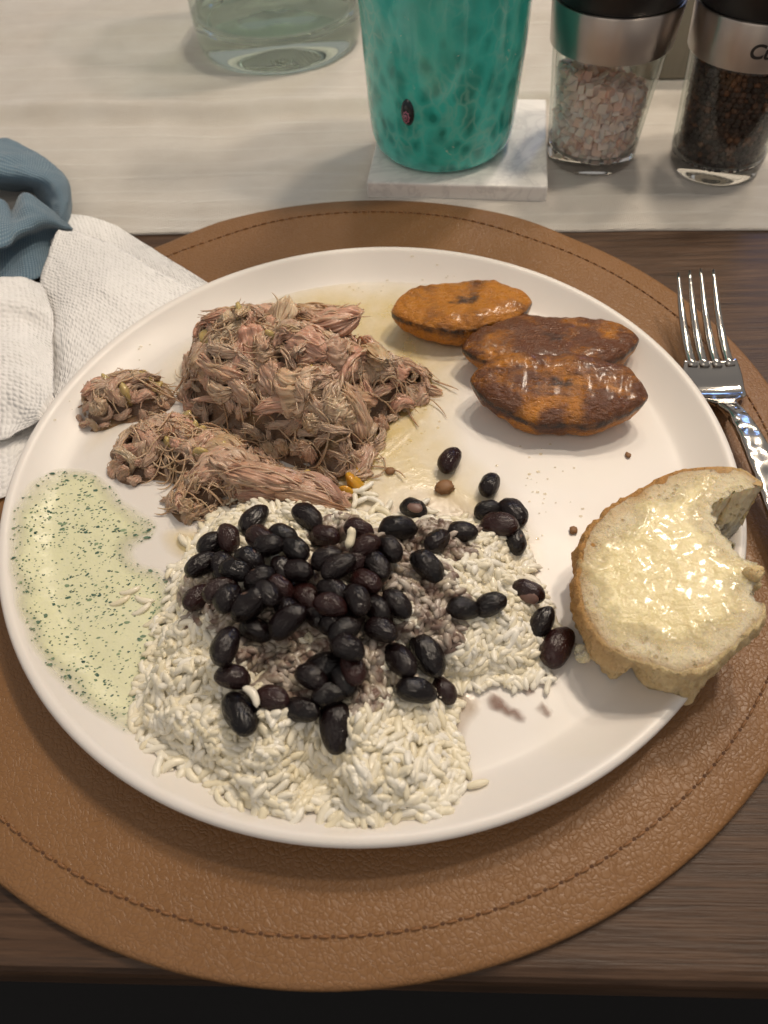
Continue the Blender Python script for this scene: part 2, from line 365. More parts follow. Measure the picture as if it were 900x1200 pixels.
class Bag:
    def __init__(s): s.V = []; s.F = []; s.A = []
    def add(s, V, F, a=0.):
        o = len(s.V); s.V += [Vector(v) for v in V]; s.F += [tuple(i+o for i in f) for f in F]; s.A += [a]*len(V)
def ellipsoid(rx, ry, rz, nu=10, nv=6):
    V = [(-rx, 0, 0)]; F = []
    for j in range(1, nv):
        a = math.pi*j/nv
        V += [(-rx*math.cos(a), ry*math.sin(a)*math.cos(2*math.pi*i/nu), rz*math.sin(a)*math.sin(2*math.pi*i/nu)) for i in range(nu)]
    V.append((rx, 0, 0)); L = len(V)-1
    for i in range(nu):
        F.append((0, 1+(i+1) % nu, 1+i)); b = 1+(nv-2)*nu; F.append((L, b+i, b+(i+1) % nu))
    for j in range(nv-2):
        for i in range(nu):
            a = 1+j*nu+i; b = 1+j*nu+(i+1) % nu; F.append((a, b, b+nu, a+nu))
    return V, F
def box(x0, x1, y0, y1, z0, z1):
    V = [(x, y, z) for z in (z0, z1) for y in (y0, y1) for x in (x0, x1)]
    return V, [(0, 2, 3, 1), (4, 5, 7, 6), (0, 1, 5, 4), (2, 6, 7, 3), (0, 4, 6, 2), (1, 3, 7, 5)]
def bevel(me, w, seg=3):
    b = bmesh.new(); b.from_mesh(me); bmesh.ops.bevel(b, geom=b.edges[:], offset=w, segments=seg, affect='EDGES', profile=.5); b.to_mesh(me); b.free()
    me.polygons.foreach_set('use_smooth', [True]*len(me.polygons)); return me
def catmull(P, n):
    out = []
    for i in range(len(P)-1):
        a, b, c, d = P[max(i-1, 0)], P[i], P[i+1], P[min(i+2, len(P)-1)]
        if i == 0: a = 2*b-c
        if i == len(P)-2: d = 2*c-b
        for k in range(n):
            t = k/n; out.append(.5*((2*b)+(c-a)*t+(2*a-5*b+4*c-d)*t*t+(3*b-a-3*c+d)*t**3))
    out.append(P[-1]); return out
def patch(rows, nu=10, nv=10, wob=0., wscale=60., thick=0.):
    R = [catmull([px(*p) for p in r], nu) for r in rows]
    C = [catmull([r[i] for r in R], nv) for i in range(len(R[0]))]     # columns
    nc, nr = len(C), len(C[0]); V = []
    for j in range(nr):
        for i in range(nc):
            p = C[i][j]
            if wob: p = p + Vector((0, 0, 1))*wob*(noise.noise(p*wscale)+.5*noise.noise(p*wscale*2.3)+.9*(.25-abs(noise.noise(p*wscale*.8+Vector((4, 1, 2)))))+.5*(.25-abs(noise.noise(p*wscale*1.9))))
            rr = math.hypot(p.x-PC.x, p.y-PC.y)
            if rr < PR+.001: p = Vector((p.x, p.y, max(.0036, min(p.z, .0044 if rr < .118 else .0040+.0085*max(0, (rr-.118)/(PR-.118))**2.4))))
            V.append(p)
    F = [(j*nc+i, j*nc+i+1, (j+1)*nc+i+1, (j+1)*nc+i) for j in range(nr-1) for i in range(nc-1)]
    return V, F, nc, nr
def sheet_obj(name, rows, mat, parent, wob=0., wscale=60., thick=.0004, nu=10, nv=10):
    V, F, nc, nr = patch(rows, nu, nv, wob, wscale)
    me = mesh(name, local(V, parent), F)
    L = [0]*(nc*nr); uv = me.uv_layers.new(name='UVMap')
    su = [0.]; sv = [0.]
    mid = nr//2
    for i in range(1, nc): su.append(su[-1]+(V[mid*nc+i]-V[mid*nc+i-1]).length)
    for j in range(1, nr): sv.append(sv[-1]+(V[j*nc+nc//2]-V[(j-1)*nc+nc//2]).length)
    for l in me.loops: uv.data[l.index].uv = (su[l.vertex_index % nc], sv[l.vertex_index//nc])
    o = obj(name, me, mat, parent)
    s = o.modifiers.new('thickness', 'SOLIDIFY'); s.thickness = thick; s.offset = 0
    return o
def polydist(P, pts):
    """signed distance (positive inside) from points to a closed polygon"""
    P = np.asarray([(p[0], p[1]) for p in P]); q = np.asarray(pts, float)
    A = P; B = np.roll(P, -1, 0); d2 = np.full(len(q), 1e9); ins = np.zeros(len(q), bool)
    for a, b in zip(A, B):
        ab = b-a; t = np.clip(((q-a)@ab)/max(ab@ab, 1e-12), 0, 1); c = a+t[:, None]*ab
        d2 = np.minimum(d2, ((q-c)**2).sum(1))
        cond = ((a[1] > q[:, 1]) != (b[1] > q[:, 1]))
        with np.errstate(divide='ignore', invalid='ignore'):
            xi = (b[0]-a[0])*(q[:, 1]-a[1])/(b[1]-a[1])+a[0]
        ins ^= cond & (q[:, 0] < xi)
    return np.where(ins, 1, -1)*np.sqrt(d2)
class DistGrid:
    """polydist looked up in a table"""
    def __init__(s, P, res=.0005, pad=.012):
        a = np.array([(p[0], p[1]) for p in P]); s.lo = a.min(0)-pad; hi = a.max(0)+pad; s.r = res
        s.n = np.ceil((hi-s.lo)/res).astype(int)+2
        X, Y = np.meshgrid(s.lo[0]+np.arange(s.n[0])*res, s.lo[1]+np.arange(s.n[1])*res, indexing='ij')
        s.g = polydist(a, np.c_[X.ravel(), Y.ravel()]).reshape(X.shape).tolist(); s.x0, s.y0 = float(s.lo[0]), float(s.lo[1]); s.nx, s.ny = int(s.n[0]), int(s.n[1])
    def __call__(s, x, y):
        fx = (x-s.x0)/s.r; fy = (y-s.y0)/s.r; i = int(fx); j = int(fy)
        if fx < 0 or fy < 0 or i >= s.nx-1 or j >= s.ny-1: return -.05
        fx -= i; fy -= j; g = s.g
        return (g[i][j]*(1-fx)+g[i+1][j]*fx)*(1-fy)+(g[i][j+1]*(1-fx)+g[i+1][j+1]*fx)*fy
def closed_smooth(P, n=6, wob=0., ws=200.):
    P = [Vector((p[0], p[1])) for p in P]; N = len(P); out = []
    for i in range(N):
        a, b, c, d = P[i-1], P[i], P[(i+1) % N], P[(i+2) % N]
        for k in range(n):
            t = k/n; out.append(.5*((2*b)+(c-a)*t+(2*a-5*b+4*c-d)*t*t+(3*b-a-3*c+d)*t**3))
    if wob: out = [p+Vector((noise.noise(Vector((p.x*ws, p.y*ws, 1.3))), noise.noise(Vector((p.x*ws, p.y*ws, 7.7)))))*wob for p in out]
    return out
def poly_sheet(P, step):
    """triangulated inside of a closed outline: 2D points, triangles, distance to outline"""
    P = [Vector((p[0], p[1])) for p in P]; a = np.array([tuple(p) for p in P]); lo, hi = a.min(0), a.max(0)
    g = []; y = lo[1]; j = 0
    while y < hi[1]:
        x = lo[0]+(step/2 if j % 2 else 0)
        while x < hi[0]: g.append((x+rnd(-.15, .15)*step, y+rnd(-.15, .15)*step)); x += step
        y += step*.87; j += 1
    g = np.array(g); d = polydist(a, g); g = g[d > step*.45]
    vs = P+[Vector(p) for p in g]; n = len(P)
    V, E_, F, ov, _, _ = delaunay_2d_cdt(vs, [(i, (i+1) % n) for i in range(n)], [], 1, 1e-7)
    F = [tuple(f) for f in F]; out = []
    for f in F:
        p, q, r = V[f[0]], V[f[1]], V[f[2]]
        out.append(f if (q-p).cross(r-p) > 0 else f[::-1])
    D = polydist(a, [tuple(v) for v in V])
    return V, out, np.maximum(D, 0), [k for k in range(n)]
def pxpoly(L, z): return [px(u, v, z).to_2d() for u, v in L]
def puddle(name, L, z0, h, mat, parent=None, step=.0022, ramp=.004, edge=.006, wob=.0008, lump=.0, **tags):
    P = closed_smooth(pxpoly(L, z0), 6, wob); V, F, D, _ = poly_sheet(P, step)
    Z = [z0+h*(1-math.exp(-d/ramp*2)) + (lump*noise.noise(Vector((v.x*130, v.y*130, 0)))*min(1, d/.004) if lump else 0) for v, d in zip(V, D)]
    return obj(name, mesh(name, [(v.x, v.y, z) for v, z in zip(V, Z)], F, {'edge': np.clip(D/edge, 0, 1)}), mat, parent, **tags)

# ------------------------------------------------------------------ the setting: table and dark floor
YAW = math.radians(-4.5)
ex, ey = Vector((math.cos(YAW), math.sin(YAW), 0)), Vector((-math.sin(YAW), math.cos(YAW), 0))
EDGE0 = px(0, 1140, 0)
def tab(x, y, z): return EDGE0 + ex*x + ey*y + Vector((0, 0, z))
prof = [(1.3, -.035), (.003, -.035), (.0006, -.034), (0, -.031), (0, -.005), (.0006, -.0022), (.0018, -.0006), (.004, 0), (1.3, 0)]
V = []; F = []
for k, x in enumerate((-.7, .9)): V += [(x, y, z) for y, z in prof]
n = len(prof)
F = [(i, (i+1) % n, n+(i+1) % n, n+i) for i in range(n)] + [tuple(reversed(range(n))), tuple(n+i for i in range(n))]
t = obj('tabletop', mesh('tabletop', V, F, smooth=False), MT['wood'], kind='structure', label='dark brown grained wood table top with rounded edge')
t.location = EDGE0; t.rotation_euler.z = YAW
f = obj('floor', mesh('floor', [(-3, -3, -.74), (3, -3, -.74), (3, 4, -.74), (-3, 4, -.74)], [(0, 1, 2, 3)]), MT['floor'], kind='structure', label='dark floor below the table edge')

# ------------------------------------------------------------------ table runner
RY = math.atan2(.3296-.3643, .2047+.1194)
rx_, ry_ = Vector((math.cos(RY), math.sin(RY), 0)), Vector((-math.sin(RY), math.cos(RY), 0))
R0 = Vector((-.1194, .3643, 0))
ribs = [.004, .012, .0245, .037, .052, .066, .084, .100, .112, .131, .149, .158, .181, .199, .221, .243, .262, .290, .315, .34]
ribs_amp = [rnd(.0003, .0016) for _ in ribs]
def runner_z(x, y):
    w = .004*noise.noise(Vector((x*7, y*3, 2))) + .0015*noise.noise(Vector((x*25, y*6, 9)))
    z = .0014; sl = 0.
    for k, r in enumerate(ribs):
        d = (y-r-w*(1+.5*math.sin(k)))/.0009
        if abs(d) < 4:
            m = .45+.9*max(0, noise.noise(Vector((x*30, k*3.7, 0)))); z += ribs_amp[k]*m*math.exp(-d*d); sl = max(sl, min(1, m)*math.exp(-d*d))
    for yc, amp, wd in ((.128, .0100, .011), (.060, .0022, .009), (.255, .0050, .018), (.022, .0016, .008)):   # soft pleats
        d = (y-yc-w*2)/wd; z += amp*(math.exp(-d*d) if d > 0 else math.exp(-d*d*2.6))*(.75+.5*noise.noise(Vector((x*5, yc*40, 3))))
    z += .0020*(1+noise.noise(Vector((x*11, y*24, 4))))*min(1, y/.02)
    return z, sl
nx, ny = 110, 420; V = []; F = []; A = []
for j in range(ny+1):
    y = .42*j/ny
    for i in range(nx+1):
        x = -.35+.85*i/nx; z, s = runner_z(x, y)
        yy = y + (.0012*noise.noise(Vector((x*20, 0, 0))) if j < 4 else 0)
        V.append(R0+rx_*x+ry_*yy+Vector((0, 0, z))); A.append(s)
F = [(j*(nx+1)+i, j*(nx+1)+i+1, (j+1)*(nx+1)+i+1, (j+1)*(nx+1)+i) for j in range(ny) for i in range(nx)]
b0 = len(V)
for i in range(nx+1): p = V[i].copy(); p.z = .0002; V.append(p); A.append(0)
F += [(i+1, i, b0+i, b0+i+1) for i in range(nx)]
run = obj('table_runner', mesh('table_runner', V, F, {'slub': A}), MT['linen'], label='cream ribbed linen runner laid across the dark table', cat='table runner')

# ------------------------------------------------------------------ placemat
MC, MR = Vector((-.0140, .1955, 0)), .1807
def mat_lift(p):
    d = (p-R0).dot(ry_)+.012; t = max(0, min(1, d/.020)); return .0022*t*t*(3-2*t)
mat_root = empty('placemat', MC, 'round tan leather placemat with stitched border under the plate', 'placemat')
prof = [(.0, .0030)]+[(MR*k/14, .0030) for k in range(1, 14)]+[(MR-.0018, .0030), (MR-.0006, .0027), (MR, .0020), (MR, .0008), (MR-.0006, .0003), (MR-.003, .0003), (.0, .0003)]
V, F = lathe([(max(r, 1e-5), z) for r, z in prof], 160, False, False)
V = [Vector(v)+Vector((0, 0, mat_lift(Vector(v)+MC))) for v in V]
obj('leather_disc', mesh('leather_disc', V, [f[::-1] for f in F]), MT['leather'], mat_root)
bag = Bag(); NS = 216; SR = MR-.0122
for k in range(NS):
    a = 2*math.pi*k/NS; da = .34*2*math.pi/NS
    P = [Vector((SR*math.cos(a+s*da), SR*math.sin(a+s*da), .00305+h)) for s, h in ((-1, -.0006), (-.6, .00025), (0, .00042), (.6, .00025), (1, -.0006))]
    P = [p+Vector((0, 0, mat_lift(p+MC))) for p in P]
    bag.add(*tube(P, [.00025, .0004, .00042, .0004, .00025], 6))
obj('stitching', mesh('stitching', bag.V, bag.F), MT['thread'], mat_root, kind='stuff')
bag = Bag()
for k in range(NS):
    a = 2*math.pi*(k+.5)/NS; p = Vector((SR*math.cos(a), SR*math.sin(a), .00303)); p.z += mat_lift(p+MC)
    V, F = ellipsoid(.0007, .0005, .00010, 8, 4); R = Matrix.Rotation(a+1.57, 3, 'Z'); bag.add([R@Vector(v)+p for v in V], F)
obj('stitch_hole', mesh('stitch_hole', bag.V, bag.F), mat_plain('needle_hole', (.085, .034, .013), .8), mat_root, kind='stuff')

# ------------------------------------------------------------------ plate
PC, PR, FZ = Vector((-.0050, .1807, 0)), .135, .0078
def plate_z(x, y):
    r = math.hypot(x-PC.x, y-PC.y); t = max(0, min(1, (r-.1165)/(PR-.0035-.1165))); return FZ+.0085*t**1.55
prof = [(1e-5, FZ)]+[(r, FZ) for r in (.03, .06, .09, .105, .113)]
prof += [(r, FZ+.0085*max(0, (r-.1165)/(PR-.0035-.1165))**1.55) for r in np.linspace(.1166, PR-.0035, 20)]
prof += [(PR-.0025, .01675), (PR-.0014, .01680), (PR-.0005, .0163), (PR, .0154), (PR-.0002, .0143), (PR-.0012, .0128), (PR-.004, .0102), (PR-.010, .0074), (PR-.020, .0056), (.095, .0050), (.0905, .0045), (.090, .0031), (.086, .0031), (.0855, .0042), (1e-5, .0042)]
V, F = lathe(prof, 192, False, False)
pl = obj('dinner_plate', mesh('dinner_plate', V, [f[::-1] for f in F]), MT['china'], label='round cream porcelain dinner plate with low raised rim', cat='plate'); pl.location = PC
Z0 = FZ+.0002

# ------------------------------------------------------------------ food heights
RICE_L = [(168, 800), (172, 845), (190, 880), (235, 905), (285, 950), (325, 966), (362, 950), (374, 915), (392, 955), (412, 974), (450, 975), (498, 962), (535, 912), (528, 850), (522, 805), (560, 800), (610, 795), (645, 765), (640, 720), (615, 668), (600, 618), (545, 618), (495, 612), (450, 612), (400, 605), (350, 592), (300, 596), (258, 612), (225, 660), (205, 720), (185, 765)]
RP = closed_smooth(pxpoly(RICE_L, Z0), 5, .0025, 90)
RPa = np.array([tuple(p) for p in RP]); RDG = DistGrid(RPa)
def hrice(x, y, d=None):
    if d is None: d = RDG(x, y)
    if d <= 0: return 0.
    nz = noise.noise(Vector((x*62, y*62, 1.1)))*.62+noise.noise(Vector((x*150, y*150, 4.4)))*.34
    nz += .75*(.55-min(1.1, noise.voronoi(Vector((x*88, y*88, .5)))[0][0]))
    right = max(0, min(1, (x-.020)/.02))
    A = .0175*(1-.38*right)
    gap = math.exp(-(((x-GAP.x)/.006)**2+((y-GAP.y)/.014)**2))
    return max(.0015, A*(1-math.exp(-d/.0085))*(1+.62*nz)*(1-.8*gap))
GAP = px(372, 945, Z0)
BC = px(350, 690, Z0+.02)
def hbean(x, y):
    return .0055*math.exp(-(((x-BC.x)/.034)**2+((y-BC.y)/.026)**2))
def ray_hit(u, v, hf, off=0.):
    d = ((u-450)/FPX*CX - (v-600)/FPX*CY + FW); t = (.075-CAMH)/d.z; step = .0004/d.length
    for _ in range(900):
        p = CAM+d*t
        if p.z <= hf(p.x, p.y)+off: return p
        t += step
    return p

# ------------------------------------------------------------------ rice
rice = empty('rice_mound', px(370, 820, Z0), 'mound of cooked white rice on the plate under the black beans', 'rice')
V, F, D, _ = poly_sheet(RP, .0026)
V3 = []
for v, d in zip(V, D):
    h = hrice(v.x, v.y, d) if d > 0 else 0
    V3.append(Vector((v.x, v.y, plate_z(v.x, v.y)+.0002+max(0, h-.0017)+.0013*noise.noise(Vector((v.x*420, v.y*420, 0)))*min(1, d/.003))))
obj('packed_rice', mesh('packed_rice', local(V3, rice), F, {'tint': [.3]*len(V3)}), MT['rice'], rice, kind='stuff')
def grain_mesh(k):
    n = 9; bend = rnd(-.0013, .0013); L = .0039*rnd(.72, 1.22); r = .00118*rnd(.85, 1.15); P = []; Rr = []
    for i in range(n):
        s = -1+2*i/(n-1); s = math.copysign(abs(s)**.8, s)
        P.append(Vector((L*s, bend*(1-s*s)*1.2, .0003*math.sin(3*s+k)))); Rr.append(max(.00012, r*(1-abs(s)**4.5)**.55*(1+.06*math.sin(5*s+k))))
    V, F = tube(P, Rr, 7, .84)
    return mesh('grain', V, F, {'tint': [0.]*len(V)})
GM = [grain_mesh(k) for k in range(9)]; GMs = [m.copy() for m in GM]
for m in GM: m.materials.append(MT['rice'])
for m in GMs: m.materials.append(MT['rice_s'])
GV = [([v.co.copy() for v in m.vertices], [tuple(p.vertices) for p in m.polygons]) for m in GM]
STAIN = [px(u, v, Z0+.012).to_2d() for u, v in ((325, 760), (440, 745), (470, 650), (420, 800), (490, 690), (345, 790), (300, 740), (510, 720), (400, 640), (370, 700), (520, 632), (440, 690), (250, 690))]
def stained(p):
    m = min((p.to_2d()-s).length for s in STAIN); return m + .007*noise.noise(Vector((p.x*160, p.y*160, 5))) < .0112
cand = []
a = RPa; lo, hi = a.min(0)-.003, a.max(0)+.003
q = np.random.uniform(lo, hi, (14000, 2)); dd = polydist(a, q); keep = (dd > -.0012) | ((dd > -.006) & (np.random.random(len(dd)) < .022)); keep &= np.hypot(q[:, 0]-PC.x, q[:, 1]-PC.y) < .1275; q = q[keep]; dd = dd[keep]
grid = {}
def hr(x, y): return hrice(x, y)
for (x, y), d in zip(q, dd):
    lay = random.random()
    h = hrice(x, y, max(d, .0006)); z = plate_z(x, y)+.0002+max(.0012, h - (0 if lay < .62 else rnd(.0012, .0035)) - .0010)
    key = (int(x/.0025), int(y/.0025), lay < .62)
    if grid.get(key, 0) >= 2: continue
    grid[key] = grid.get(key, 0)+1
    # surface slope
    e = .002; sx = (hrice(x+e, y)-hrice(x-e, y))/(2*e) if d > .002 else 0; sy = (hrice(x, y+e)-hrice(x, y-e))/(2*e) if d > .002 else 0
    nrm = Vector((-max(-1.2, min(1.2, sx)), -max(-1.2, min(1.2, sy)), 1)).normalized()
    ang = 3.4*noise.noise(Vector((x*60, y*60, 8)))+rnd(-1.0, 1.0)
    t = Vector((math.cos(ang), math.sin(ang), 0)); t = (t-nrm*t.dot(nrm)).normalized()
    t = (t+nrm*random.gauss(0, .36 if h > .004 else .05)).normalized(); b = nrm.cross(t).normalized(); nn = t.cross(b)
    M3 = Matrix((t, b, nn)).transposed(); cand.append((lay < .62, Vector((x, y, z)), M3, random.randrange(9), d))
vis = [c for c in cand if c[0]]; vis.sort(key=lambda c: (c[1]-CAM).length + (.10 if stained(c[1]) else 0) + (.03 if hbean(c[1].x, c[1].y) > .002 else 0))
big = set(id(c) for c in vis[:300])
bag, bags = Bag(), Bag()
for c in cand:
    st = stained(c[1]) and c[4] > .002; sc = rnd(.9, 1.12)
    if id(c) in big:
        o = obj('rice_grain', (GMs if st else GM)[c[3]], None, rice); m = c[2].to_4x4() @ Matrix.Scale(sc, 4); m.translation = c[1]-rice.location; o.matrix_local = m
    else:
        V, F = GV[c[3]]; (bags if st else bag).add([c[2]@(v*sc)+c[1]-rice.location for v in V], F, random.random())
obj('rice_grains', mesh('rice_grains', bag.V, bag.F, {'tint': bag.A}), MT['rice'], rice, kind='stuff')
obj('stained_rice_grains', mesh('stained_rice_grains', bags.V, bags.F, {'tint': bags.A}), MT['rice_s'], rice, kind='stuff', label='rice grains stained purple brown by bean broth')
# little loose clusters of grains on the plate
def cluster(L, nm, label):
    ps = [(px(u, v, Z0+.0012)) for u, v in L]; root = empty(nm, ps[0]-Vector((0, 0, .0012)), label, 'rice')
    for p in ps:
        a = rnd(0, 6.28); m = (Matrix.Rotation(a, 3, 'Z')@Matrix.Rotation(rnd(-.12, .12), 3, 'Y')).to_4x4(); m.translation = p-root.location+Vector((0, 0, rnd(0, .0008)))
        o = obj('rice_grain', random.choice(GM), None, root); o.matrix_local = m
cluster([(418, 577), (428, 572), (424, 586), (433, 580), (414, 588), (438, 590)], 'rice_clump', 'few loose rice grains in yellow juice beside the shredded pork')
cluster([(446, 602), (452, 594), (440, 598), (447, 610), (458, 608)], 'rice_clump', 'curl of loose rice grains between pork and topmost beans')
cluster([(212, 492), (220, 488), (216, 497), (224, 496), (208, 498)], 'rice_clump', 'white rice grains wedged between pork mound and small pork clump')
cluster([(300, 600), (312, 590), (322, 596), (334, 585), (290, 606), (344, 590), (272, 604), (328, 603)], 'rice_clump', 'white rice grains showing between pork strip and bean pile')

# ------------------------------------------------------------------ black beans
def bean_mesh(k):
    V, F = ellipsoid(.0072, .0048, .0043, 26, 18); out = []; hil = []
    for v in V:
        x, y, z = v; s = x/.0072
        y2 = y - .0011*s*s + .0004; w = 1-.07*s
        if y > 0: y2 -= .0007*math.exp(-(s/.4)**2)*max(0, y/.0044)
        p = Vector((x, y2*w, z*w)); p *= 1+.045*noise.noise(p*260+Vector((k*3., 0, 0)))+.025*noise.noise(p*700+Vector((k*5., 1, 0)))
        out.append(p); hil.append(max(0, 1-((x/.0011)**2+(z/.0006)**2)) if y > .003 else 0.)
    return mesh('black_bean', out, F, {'hilum': hil})
BM = [bean_mesh(k) for k in range(6)]
for m in BM: m.materials.append(MT['bean'])
BEANS = [(361,606,40,42),(381,628,10,36),(297,609,-50,42),(306,632,40,44),(268,631,80,30),(247,637,-40,32),(236,661,-35,40),(260,664,88,28),(293,656,30,36),(304,678,-30,36),(331,669,70,34),(332,628,20,26),(347,644,40,30),(383,654,-20,36),(397,667,-30,44),(359,699,45,44),(391,692,30,40),(294,707,-30,52),(258,691,-30,42),(269,707,-60,32),(231,700,-40,30),(337,716,60,28),(340,738,-35,48),(395,733,5,46),(414,705,75,30),(327,689,30,34),(389,713,15,36),
 (264,757,-72,46),(273,793,10,36),(282,837,62,54),(319,818,10,36),(353,832,15,47),(394,851,86,56),(380,782,-20,56),(387,813,-20,44),(404,802,60,38),(415,790,70,34),
 (485,596,20,30),(466,619,-8,48),(421,621,20,34),(428,640,-30,36),(440,662,50,46),(512,634,-45,30),(542,623,5,34),(501,663,42,46),(429,682,25,40),(466,708,40,40),(421,713,70,32),(442,713,40,28),(447,738,20,40),(543,713,0,42),(575,708,-20,30),(457,643,50,24),
 (469,774,50,48),(502,769,58,52),(488,809,8,50),(518,809,40,30),
 (527,539,-60,36),(574,568,-65,32),(572,598,-10,31),(602,601,50,40),(585,615,8,47),(604,634,70,28),(619,693,20,40),(635,729,-60,38),(653,758,-60,50),
 (318,650,-10,36),(350,672,10,36),(372,722,50,34),(300,738,20,30),(405,750,-30,36),(420,665,-60,34),(368,800,30,34),(410,772,20,34),(315,700,50,34),(280,676,15,34)]
SPECIAL = {(527,539):'lone black bean lying on bare plate nearest the plantain slices', (574,568):'single black bean just above the cluster of three beans on bare plate',
 (653,758):'large plump black bean lying against the bread slice', (635,729):'black bean tucked between rice clump and the large bean beside the bread',
 (619,693):'split black bean with torn skin at the right edge of the rice', (485,596):'black bean with torn skin flap at the top edge of the bean pile',
 (394,851):'upright black bean at the bottom tip of the bean pile on white rice', (282,837):'long black bean with one white rice grain stuck on it',
 (264,757):'lone black bean on white rice above a smaller round bean', (273,793):'smaller round black bean on white rice between two longer beans',
 (488,809):'black bean lying flat below two leaning beans at the rice edge', (518,809):'small black bean peeking out behind the flat bean at rice edge',
 (361,606):'glossy black bean closest to the pork strip', (297,609):'pointed half black bean at the top left of the bean pile',
 (236,661):'black bean overhanging the rice edge towards the herb sauce', (231,700):'black bean half sunk in white rice at the outer edge of the pile',
 (247,637):'black bean at the pile corner facing the pork heap', (319,818):'dark bean in the row of beans between the grain-topped bean and the upright bean',
 (353,832):'black bean lying flat just beside the upright bean at the pile tip', (380,782):'large black bean lying on top of others above the upright bean',
 (340,738):'big tilted black bean above a bare patch of stained rice', (294,707):'largest black bean on the sauce side of the pile, seen full length',
 (469,774):'left of two long beans leaning together above the flat bean', (502,769):'right of two long beans leaning together above the flat bean',
 (466,619):'long black bean lying level beside the bean with the torn skin flap', (501,663):'slanted black bean alone on stained rice to the side of the pile',
 (542,623):'black bean against the back edge of the stained rice clump', (543,713):'black bean partly buried behind the white rice clump near the smears',
 (575,708):'black bean sitting at the top of the white rice clump near the smears', (512,634):'upright black bean next to the bean at the back edge of the stained rice',
 (381,628):'black bean right behind the bean closest to the pork strip', (447,738):'black bean resting just above the two leaning beans',
 (585,615):'black bean lying across the front of the small cluster on bare plate', (602,601):'slanted black bean on the right of the small cluster near the plate centre'}
def food_z(x, y):
    return Z0+hrice(x, y)+hbean(x, y)
placed = []
for k, (u, v, ang, ln) in enumerate(BEANS):
    lower = k >= len(BEANS)-10
    c = ray_hit(u, v, food_z, .0026 if not lower else .0002)
    onrice = hrice(c.x, c.y) > .001
    if not onrice: c = px(u, v, Z0+.0036)
    q = px(u+10*math.cos(math.radians(ang)), v+10*math.sin(math.radians(ang)), c.z); d = (q-c).to_2d(); yaw = math.atan2(d.y, d.x)
    dist = (c-CAM).length; L = ln*dist/FPX*(1.02+.14*abs(math.sin(math.radians(ang))))
    L = max(.0108, min(.0166, L*.96)); s = L/.0144
    # keep neighbours from interpenetrating: lift when the spot is taken
    for pc, ps in placed:
        dx = (pc-c).to_2d().length
        if dx < .0062 and abs(pc.z-c.z) < .005: c.z = max(c.z, pc.z+.0042*(1-dx/.0062)+.0006)
    placed.append((c.copy(), s))
    tilt = rnd(-.28, .28) if onrice else rnd(-.04, .04); rollx = rnd(-1.2, 1.2) if onrice else rnd(-.3, .3)
    m = (Matrix.Rotation(yaw, 3, 'Z')@Matrix.Rotation(tilt, 3, 'Y')@Matrix.Rotation(rollx, 3, 'X')).to_4x4() @ Matrix.Diagonal((s, max(.82, s*rnd(.95, 1.08)), max(.85, s*rnd(.95, 1.05)), 1)); m.translation = c
    lab = SPECIAL.get((u, v), 'glossy black bean in the thick of the pile on the rice')
    if (u, v) in ((572,598),(604,634)): lab = 'black bean half hidden in the small cluster at the far rice edge'
    elif (u, v) not in SPECIAL and (u, v) in ((542,623),(512,634),(543,713),(575,708),(501,663)): lab = 'black bean set among stained rice to the side of the pile'
    tone = rnd(.78, 1.) if random.random() < .3 else rnd(0, .45)
    if lab.startswith('glossy black bean in the thick'):
        lab = ('dark reddish brown bean ' if tone > .6 else 'jet black bean ')+('on the pork side of the pile' if v < 650 else 'on the herb sauce side of the pile' if u < 300 else 'at the end of the pile farthest from the pork' if v > 765 else 'on the bread side of the pile' if u > 400 else 'in the crowded middle of the pile')
    o = obj('black_bean', BM[k % 6], None, None, lab, 'bean', 'black beans scattered over the rice'); o.matrix_world = m; o.color = (tone, 0, 0, 1)
    if (u, v) in ((619,693), (485,596)):                           # burst skin shows the flesh
        Vs, Fs = ellipsoid(.0040, .0026, .0013, 14, 8); Vs = [Vector(w)+Vector((.0012, -.0012, .0031)) for w in Vs]
        Vs = [w*(1+.06*noise.noise(w*600)) for w in Vs]; obj('exposed_flesh', mesh('exposed_flesh', Vs, Fs), MT['seed'], o, label='brownish bean flesh showing through the split skin')
# the one grain on the long bean
c = ray_hit(292, 817, food_z, .0078); o = obj('rice_grain', GM[2], None, None, 'single white rice grain stuck on top of a long black bean', 'rice grain')
m = Matrix.Rotation(math.radians(-55), 4, 'Z'); m.translation = c; o.matrix_world = m
c = ray_hit(409, 630, food_z, .0075); o = obj('rice_grain', GM[4], None, None, 'pale rice grain standing up on beans at the top of the pile', 'rice grain')
m = Matrix.Rotation(math.radians(75), 4, 'Z')@Matrix.Rotation(-.5, 4, 'Y')@Matrix.Scale(1.15, 4); m.translation = c; o.matrix_world = m

